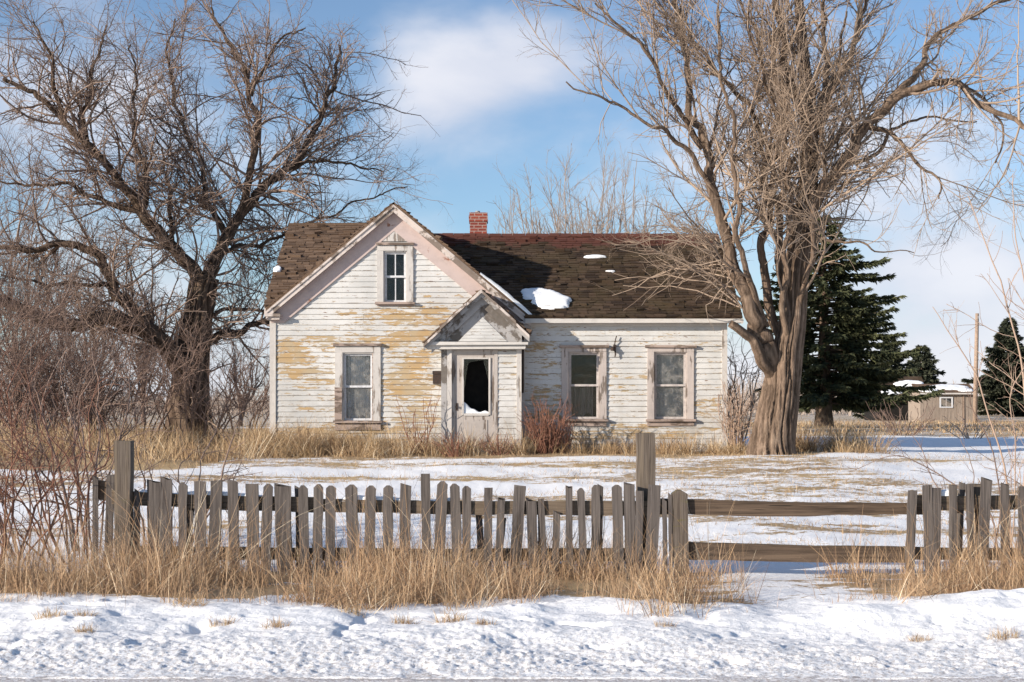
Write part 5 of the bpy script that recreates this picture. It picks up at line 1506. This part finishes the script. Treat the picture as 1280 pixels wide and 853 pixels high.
# bent and fallen stalks, tangled
n = 12000
P = clumped(n, rg, -8.9, 8.9, 12.4, 15.5, dens_fence)
a = blades(n, P, lambda x, y: 0.46 + 0 * x, rg, 0.0062, 1.35, 1.4, 5, zoff=0.02)
mb.add(a[0], a[1], rnd=a[2] * 0.8)
# tall seed stalks between the pickets
n = 700
P = clumped(n, rg, -6.4, 6.4, 14.2, 15.8, lambda x, y: 0.2 + 0.8 * sstep(0, 0.3, fbm(x * 1.1, y, 2, 66)) - 0.9 * np.exp(-((x - 2.6) / 0.9) ** 2))
a = blades(n, P, lambda x, y: 0.92 + 0 * x, rg, 0.005, 0.18, 0.35)
mb.add(a[0], a[1], rnd=a[2] * 0.7)
tag(mb.build('dry_grass', M_STRAW), 'tangled straw coloured dry grass along the picket fence', 'grass', kind='stuff')

mb = MB()


def dens_house(x, y):
    front = 29.75 + 0.9 * fbm(x * 0.7, 0 * x, 3, 13)
    c = sstep(-0.2, 0.25, fbm(x * 1.1, y * 1.2, 3, 57))
    block = np.where((x > XL + 0.05) & (x < XR) & (y > 30.85), 0.0, 1.0) * np.where((x > pX0) & (x < pX1) & (y > PY - 0.1), 0, 1)
    right = 1 - 0.85 * sstep(5.6, 7.5, x)
    door = 1 - 0.7 * np.exp(-((x + 0.6) / 0.75) ** 2)
    return np.clip((0.10 + 0.90 * c) * sstep(front - 0.1, front + 0.3, y) * block * right * door, 0, 1)


N = 420
cen = clumped(N, rg, XL - 0.3, 8.0, 28.5, 31.0, dens_house)
hs = np.clip(0.54 + 0.45 * fbm(cen[0] * 0.8, cen[1] * 0.8, 2, 14), 0.2, 0.8) * rg.uniform(0.6, 1.4, N) * np.where(cen[1] < 29.6, 0.6, 1.0)
tufted(mb, rg, cen, hs, 40, 0.16, 0.010, 0.45, 1.0)
N = 620
cen = clumped(N, rg, -15.5, XL + 0.05, 25.6, 38, lambda x, y: np.clip(0.2 + 0.9 * fbm(x * 0.6, y * 0.6, 3, 33) + 0.3, 0, 1) * sstep(26.2, 27.8, y + 2.0 * fbm(x * 0.4, 0 * x, 3, 4)))
hs = np.clip(0.62 + 0.5 * fbm(cen[0] * 0.6, cen[1] * 0.6, 2, 14), 0.3, 1.1) * rg.uniform(0.6, 1.35, N)
tufted(mb, rg, cen, hs, 36, 0.24, 0.012, 0.32, 0.8, clean=0.25)
tag(mb.build('dry_grass', M_STRAWH), 'golden dry grass growing along the house walls', 'grass', kind='stuff')

# short flattened stubble that pokes out of the yard snow
mb = MB()
n = 30000
P = clumped(n, rg, -12, 13, 16.3, 30, lambda x, y: sstep(0.24, 0.42, straw_map(x, y) + 0.55 * fbm(x * 0.9, y * 2.2, 3, 44)) * 0.9 + 0.008)
a = blades(n, P, lambda x, y: 0.12 + 0 * x, rg, 0.009, 1.0, 1.0)
mb.add(a[0], a[1], rnd=a[2])
n = 15000
P = clumped(n, rg, 4.8, 60, 30.5, 105, lambda x, y: np.where(x < 0.45 * y + 4, 1, 0) * np.clip(sstep(0.3, 0.5, straw_map(x, y) + 0.5 * fbm(x * 0.25, y * 0.4, 3, 46)), 0.0, 1))
a = blades(n, P, lambda x, y: 0.12 + 0.0022 * y, rg, 0.03, 0.7, 0.8, 3)
mb.add(a[0], a[1], rnd=a[2])
tag(mb.build('grass_stubble', M_STRAWH), 'short dry stubble poking through the yard snow', 'grass', kind='stuff')

# single tufts in the roadside snow
TUFT = [(105, 789, 0.10, 'small golden tuft lowest in the roadside snow at left'), (277, 781, 0.12, 'flat golden tuft in roadside snow below the left pickets'), (345, 776, 0.12, 'brownish tuft right of the flat golden one in the snow'),
        (64, 768, 0.14, 'tuft in the snow nearest the left frame edge'), (106, 770, 0.10, 'faint tuft just above the lowest left tuft'), (236, 757, 0.17, 'bushy tuft at the snow edge below the fence grass, left part'),
        (565, 776, 0.16, 'spiky tuft alone in the snow below the tallest picket'), (506, 780, 0.12, 'flat tuft just left of the spiky one in the snow'), (604, 780, 0.09, 'tiny tuft just right of the spiky one in the snow'),
        (832, 783, 0.09, 'tiny dark tuft in the snow below the tall right post'), (1255, 767, 0.14, 'rusty brown tuft on the snow hummock at the right'), (1150, 772, 0.10, 'thin dark tuft at the foot of the right snow hummock'), (440, 769, 0.12, 'pale tuft in the snow below the middle pickets')]
for k, (px, py, h, lab) in enumerate(TUFT):
    Y = EYE * F / (py - HZ)
    for _ in range(6): Y = (EYE - GH((px - 640) * Y / F, Y)) * F / (py - HZ)
    x = (px - 640) * Y / F
    r2 = np.random.default_rng(400 + k); n = 120
    ang = r2.uniform(0, 6.28, n); rr = np.sqrt(r2.random(n))
    a = blades(n, (x + np.cos(ang) * rr * h * 0.9, Y + np.sin(ang) * rr * h * 0.4), lambda q, w: h + 0 * q, r2, 0.006, 0.8, 0.9)
    tag(MB().add(a[0], a[1], rnd=a[2]).build('grass_tuft', M_STRAWH), lab, 'grass tuft', 'dry grass tufts in the roadside snow')


# ------------------------------------------------------------------ conifers
def spruce(x, y, h, rad, seed, label, name='spruce_tree', mat=M_NEEDLE, clear=0.06, per=1.0, tr=0.32, droop=0.25, leaf=0.30, group=None, pw=0.82):
    rng = np.random.default_rng(seed)
    z = GH(x, y) - 0.1
    root = thing(name, label, 'tree', (x, y, z), group)
    MB().tubes(np.array([[x, y, z], [x, y, z + h * 0.08], [x, y, z + h * 0.5], [x, y, z + h * 0.97]]), np.array([tr * 1.25, tr, tr * 0.55, 0.03]), 12, rnd=0.1).build('trunk', M_BARKL, root, True)
    nb = int(150 * per)
    Vs, Rn = [], []; lim, limr = [], []
    for k in range(nb):
        t = clear + (1 - clear) * (k + rng.random()) / nb
        zc = z + h * t
        a = k * 2.399 + rng.normal(0, 0.3)
        lobe = 1 + 0.75 * float(fbm(math.cos(a) * 1.2 + seed, math.sin(a) * 1.2 + t * 3.0, 2, seed))
        R = rad * (1 - t) ** pw * rng.uniform(0.42, 1.15) * lobe + 0.12
        d = np.array([math.cos(a), math.sin(a), 0])
        nseg = 7
        s = np.linspace(0, 1, nseg)
        up = 0.25 * t
        B = np.array([x, y, zc]) + d * (R * s)[:, None] + np.array([0, 0, 1]) * (R * (up * s - droop * s ** 1.5 + droop * rng.uniform(0.2, 0.9) * s ** 3.5))[:, None]
        lim.append(B); limr.append(np.linspace(0.03 + 0.02 * R / 3, 0.01, nseg))
        m = max(16, int(85 * R))
        ss = rng.uniform(0.12, 1.0, m) ** 0.8
        f = ss * (nseg - 1) * 0.999; i = f.astype(int)
        c = B[i] * (1 - (f - i))[:, None] + B[i + 1] * (f - i)[:, None]
        side = np.array([-d[1], d[0], 0]); sgn = rng.choice([-1, 1], m)
        ln = leaf * (0.5 + 0.9 * (1 - ss) * R / rad) * rng.uniform(0.6, 1.3, m) + 0.1
        dir_ = d * rng.uniform(0.45, 1.0, m)[:, None] + side * (sgn * rng.uniform(0.2, 1.0, m))[:, None] + np.array([0, 0, 1]) * rng.normal(-0.18, 0.25, m)[:, None]
        dir_ /= np.linalg.norm(dir_, axis=1, keepdims=True)
        wv_ = np.cross(dir_, rng.normal(size=(m, 3))); wv_ /= np.linalg.norm(wv_, axis=1, keepdims=True)
        w = ln * 0.13
        p0 = c; p1 = c + dir_ * (ln * 0.5)[:, None] + wv_ * w[:, None]; p3 = c + dir_ * (ln * 0.5)[:, None] - wv_ * w[:, None]; p2 = c + dir_ * ln[:, None] + np.array([0, 0, -0.03])
        Vs.append(np.stack([p0, p1, p2, p3], 1)); Rn.append(np.repeat(np.clip(rng.random(m) * 0.7 + 0.3 * rng.random(), 0, 1), 4))
    V = np.concatenate(Vs); q = np.arange(len(V) * 4).reshape(-1, 4)
    MB().add(V.reshape(-1, 3), q, rnd=np.concatenate(Rn)).build('crown', mat, root)
    MB().tubes(np.array(lim), np.array(limr), 4, rnd=0.2).build('branches', M_BARKL, root, True)
    return root


def at_base(px, Y): return (px - 640) * Y / F


spruce(at_base(1030, 72), 72, 10.8, 4.9, 301, 'big dark spruce standing right behind the huge bare tree', per=1.55, clear=0.12, tr=0.42, leaf=0.45, pw=0.68)
spruce(at_base(1153, 135), 135, 6.9, 3.4, 302, 'small dark spruce above the shed roof', mat=M_NEEDLEF, per=1.0, leaf=0.7)
spruce(at_base(1262, 150), 150, 10.4, 4.2, 303, 'dark spruce at the right frame edge beyond the pole', mat=M_NEEDLEF, per=1.3, leaf=0.8)
spruce(at_base(1310, 140), 140, 8.5, 4.2, 304, 'dark spruce cut off by the right frame edge', mat=M_NEEDLEF, per=1.0, leaf=0.8)
spruce(at_base(1112, 121), 121, 7.2, 3.2, 305, 'shaggy dark spruce beside the barn roof left end', mat=M_NEEDLEF, per=1.0, leaf=0.6)

# ------------------------------------------------------------------ shed, barn, pole
SHY = 104.0
KS = SHY / F
sx = lambda px: (px - 640) * KS
sz = lambda py: EYE + (HZ - py) * KS
gzs = GH(sx(1185), SHY)
shed = thing('shed', 'small grey board shed with a white window beside the pole', 'shed', (sx(1185), SHY + 1.5, gzs))
mb = MB()
x = sx(1151)
dxa, dxb = sx(1175.5), sx(1190)
while x < sx(1219):
    w = random.uniform(0.19, 0.27); e = min(x + w, sx(1219))
    for (za, zb) in (((gzs - 0.1, sz(509)), (sz(497.5), sz(491))) if (e > dxa and x < dxb) else ((gzs - 0.1, sz(491)),)):
        mb.box(x, e - 0.012, SHY, SHY + 0.04, za, zb, 0.006)
    x = e
mb.box(sx(1151), sx(1219), SHY + 0.05, SHY + 0.07, gzs - 0.1, sz(510)).box(sx(1150.5), sx(1151.2), SHY, SHY + 3.2, gzs - 0.1, sz(491)).box(sx(1218.6), sx(1219.3), SHY, SHY + 3.2, gzs - 0.1, sz(491)).box(sx(1151), sx(1219), SHY + 3.2, SHY + 3.25, gzs - 0.1, sz(491))
mb.build('wall', M_SHED, shed)
fr = MB()
for (a, b, c, d) in ((1174.5, 1176.2, 510, 496.5), (1189.3, 1191, 510, 496.5), (1176.2, 1189.3, 498, 496.5), (1176.2, 1189.3, 510, 508.5)): fr.box(sx(a), sx(b), SHY - 0.05, SHY + 0.05, sz(c), sz(d))
wf = fr.build('window', M_SASHW, shed)
MB().box(sx(1176.2), sx(1189.3), SHY + 0.01, SHY + 0.02, sz(508.5), sz(498)).build('pane', M_DUSTY, wf)
MB().box(sx(1182.3), sx(1183.1), SHY - 0.01, SHY + 0.008, sz(508.5), sz(498)).build('muntin', M_SASHG, wf)
MB().box(sx(1196), sx(1203), SHY - 0.03, SHY - 0.004, gzs, sz(494), 0.006).build('door', M_SHED, shed)
MB().box(sx(1203.2), sx(1205.2), SHY - 0.06, SHY - 0.004, gzs, sz(493), 0.006).build('door_post', M_POLE, shed)
mb = MB(); v = np.array([0, 3.4, 1.15]); L = np.linalg.norm(v); v = v / L
slab(mb, (sx(1148), SHY - 0.3, sz(492)), (1, 0, 0), v, sx(1221) - sx(1148), L * 0.62, 0.08)
shingle_roof(mb, (sx(1148), SHY - 0.3, sz(492)), (1, 0, 0), v, sx(1221) - sx(1148), L * 0.62, 0.3, 0.5, missing=0.0)
shed_roof = mb.build('roof', M_ROOFL, shed)
MB().box(sx(1148), sx(1221), SHY - 0.33, SHY - 0.302, sz(493.2), sz(491.3)).build('eave_board', M_TRIM, shed)
for (px, dv, ru, rv, sd, lab) in ((1162, 0.5, 0.75, 0.35, 1, 'snow patch on the left end of the shed roof'), (1190, 1.3, 1.5, 0.6, 2, 'wide snow sheet across the upper shed roof'), (1208, 0.6, 0.6, 0.3, 7, 'snow patch on the right end of the shed roof')):
    tag(snow_patch(np.array([sx(px), SHY - 0.3, sz(492)]) + v * dv + np.array([0, 0, 0.03]), (1, 0, 0), v, ru, rv, 0.06, sd), lab, 'snow')
BY = 112.0
bxx = lambda px: (px - 640) * BY / F
bzz = lambda py: EYE + (HZ - py) * BY / F
gzb = GH(bxx(1125), BY)
barn = thing('old_barn', 'low dark barn with a rusty brown roof left of the shed', 'barn', (bxx(1125), BY + 2, gzb))
mb = MB()
x = bxx(1097)
while x < bxx(1152):
    e = min(x + random.uniform(0.2, 0.3), bxx(1152)); mb.box(x, e - 0.012, BY, BY + 0.05, gzb - 0.1, bzz(501), 0.006); x = e
mb.box(bxx(1097), bxx(1152), BY + 4, BY + 4.05, gzb - 0.1, bzz(501)).box(bxx(1097) - 0.05, bxx(1097), BY, BY + 4, gzb - 0.1, bzz(501)).box(bxx(1152), bxx(1152) + 0.05, BY, BY + 4, gzb - 0.1, bzz(501))
mb.build('wall', M_DARK, barn)
mb = MB(); v2 = np.array([0, 2.9, 2.0]); L2 = np.linalg.norm(v2); v2 = v2 / L2
slab(mb, (bxx(1093), BY - 0.4, bzz(502)), (1, 0, 0), v2, bxx(1163) - bxx(1093), L2, 0.08)
shingle_roof(mb, (bxx(1093), BY - 0.4, bzz(502)), (1, 0, 0), v2, bxx(1163) - bxx(1093), L2, 0.3, 0.6, missing=0.0)
v3 = np.array([0, -2.9, 2.0]); v3 = v3 / L2
slab(mb, (bxx(1163), BY + 5.4, bzz(502)), (-1, 0, 0), v3, bxx(1163) - bxx(1093), L2, 0.08)
mb.build('roof', M_ROOFR, barn)
for (px, dv, ru, rv, sd, lab) in ((1118, 1.2, 0.9, 0.35, 4, 'snow patch in the middle of the barn roof'), (1143, 2.4, 1.2, 0.45, 9, 'snow patch near the barn ridge beside the shed')):
    tag(snow_patch(np.array([bxx(px), BY - 0.4, bzz(502)]) + v2 * dv + np.array([0, 0, 0.03]), (1, 0, 0), v2, ru, rv, 0.06, sd), lab, 'snow')
PLY = 101.0
pb = W(1218.5, 530, PLY); pt = W(1221.5, 392, PLY)
pole = thing('utility_pole', 'tall slim sunlit wooden utility pole beside the shed', 'pole', (pb[0], PLY, GH(pb[0], PLY)))
MB().tubes(np.array([[pb[0], PLY, GH(pb[0], PLY) - 0.3], (pb + pt) / 2, pt]), np.array([0.165, 0.15, 0.125]), 12, True).build('shaft', M_POLE, pole, True)
MB().tubes(np.array([[pt[0], PLY - 0.14, pt[2] - 0.4], [pt[0], PLY - 0.25, pt[2] - 0.38], [pt[0], PLY - 0.25, pt[2] - 0.2]]), np.array([0.03, 0.03, 0.05]), 8, True).build('insulator', M_METAL, pole, True)

# far brush and trees that read as a single grey line at the end of the fields
rgf = np.random.default_rng(5)
N = 2600
xx = np.concatenate([rgf.uniform(-75, -18, N), rgf.uniform(20, 95, N)]); yy = rgf.uniform(150, 230, 2 * N)
hh = np.clip(2.2 + 3.2 * (fbm(xx * 0.05, yy * 0.02, 3, 3) + 0.35), 0.8, 7) * rgf.uniform(0.5, 1.1, 2 * N)
b0 = np.stack([xx, yy, ground_h(xx, yy) - 0.1], -1)
tip = b0 + np.stack([rgf.normal(0, 0.5, 2 * N), rgf.normal(0, 0.4, 2 * N), hh], -1)
A = np.stack([b0, (b0 + tip) / 2 + rgf.normal(0, 0.15, (2 * N, 3)), tip], 1); AR = np.tile(np.array([0.06, 0.04, 0.02]), (2 * N, 1))
B, BR = spawn(A, AR, rgf, 2.2, 0.2, 32, 0.4, 0.4, 1.6, 0.7, 0.03, 0.018, 3, 0.1, 0.03)
mb = MB(); mb.tubes(A, AR, 3, rnd=np.repeat(rgf.random(2 * N), 9)); mb.tubes(B, BR, 3, rnd=np.repeat(rgf.random(len(B)), 9))
tag(mb.build('distant_brush', M_TWIGF), 'grey line of distant bare brush beyond the fields', 'brush', kind='stuff')

# ------------------------------------------------------------------ light, sky, camera
D = Vector((4.15, 2.35, -1.48)).normalized()
el = math.asin(-D.z); az = math.atan2(-D.x, -D.y)
sun = bpy.data.lights.new('sun', 'SUN'); sun.energy = 5.0; sun.angle = math.radians(0.5); sun.color = (1.0, 0.90, 0.77)
so = bpy.data.objects.new('sun', sun); COL.objects.link(so); so.rotation_euler = D.to_track_quat('-Z', 'Y').to_euler(); so.location = (-20, -5, 20)

wd = bpy.data.worlds.new('World'); SC.world = wd; wd.use_nodes = True
t = wd.node_tree; bg = t.nodes['Background']


class WN(NT):
    def __init__(s, tree): s.t = tree


Wn = WN(t)
sky = t.nodes.new('ShaderNodeTexSky'); sky.sky_type = 'NISHITA'; sky.sun_disc = False
sky.sun_elevation = el; sky.sun_rotation = az % (2 * math.pi); sky.air_density = 1.0; sky.dust_density = 0.2; sky.ozone_density = 4.0; sky.altitude = 200
dirv = Wn.co('Generated')
dx_, dy_, dz_ = Wn.sep(dirv)
azn = Wn.math('ARCTAN2', dx_, dy_); eln = Wn.math('ARCSINE', dz_)


def blob(px, py, sx_, sy_, a):
    ca = math.atan2(px - 640, F); ce = math.atan((HZ - py) / F)
    u = Wn.math('DIVIDE', Wn.math('SUBTRACT', azn, ca), sx_ / F); v_ = Wn.math('DIVIDE', Wn.math('SUBTRACT', eln, ce), sy_ / F)
    r2 = Wn.math('ADD', Wn.math('MULTIPLY', u, u), Wn.math('MULTIPLY', v_, v_))
    return Wn.math('MULTIPLY', Wn.math('POWER', 2.718, Wn.math('MULTIPLY', r2, -1.0)), a)


cv = Wn.comb(Wn.math('MULTIPLY', azn, 1.0), Wn.math('MULTIPLY', eln, 1.9), 0.37)
nz = Wn.noise(cv, 7.0, 6, 0.5, 0.15)
tot = Wn.math('MULTIPLY', Wn.math('SUBTRACT', nz, 0.5), 1.25)
for b in ((665, 85, 110, 70, 0.52), (545, 150, 70, 65, 0.40), (590, 100, 60, 40, 0.2), (1180, 330, 230, 120, 0.42), (1010, 130, 190, 160, 0.32), (120, 130, 170, 80, 0.40), (250, 400, 220, 80, 0.22), (640, 500, 1600, 130, 0.42), (420, 60, 60, 60, -0.2), (590, 225, 60, 40, -0.18)):
    tot = Wn.math('ADD', tot, blob(*b))
cl = Wn.step(tot, -0.02, 0.58, 0.07, 0.93)
cloudc = Wn.mix(Wn.step(nz, 0.35, 0.7), (4.5, 4.75, 5.5), (5.6, 5.65, 6.1))
t.links.new(Wn.mix(cl, sky.outputs[0], cloudc), bg.inputs['Color'])
bg.inputs['Strength'].default_value = 0.105

cam = bpy.data.cameras.new('camera'); co = bpy.data.objects.new('camera', cam); COL.objects.link(co)
cam.sensor_width = 36; cam.lens = F / 1280 * 36; cam.shift_y = (HZ - 426.5) / 1280; cam.clip_end = 9000; cam.clip_start = 0.1
co.location = (0, 0, EYE); co.rotation_euler = (math.radians(90), 0, 0)
SC.camera = co
SC.view_settings.view_transform = 'Standard'; SC.view_settings.look = 'None'; SC.view_settings.gamma = 1.0; SC.view_settings.exposure = 0.58
SC.view_settings.use_curve_mapping = False
SC.cycles.max_bounces = 6; SC.cycles.transparent_max_bounces = 12
for o in list(bpy.data.objects):
    if '_base' in o: del o['_base']
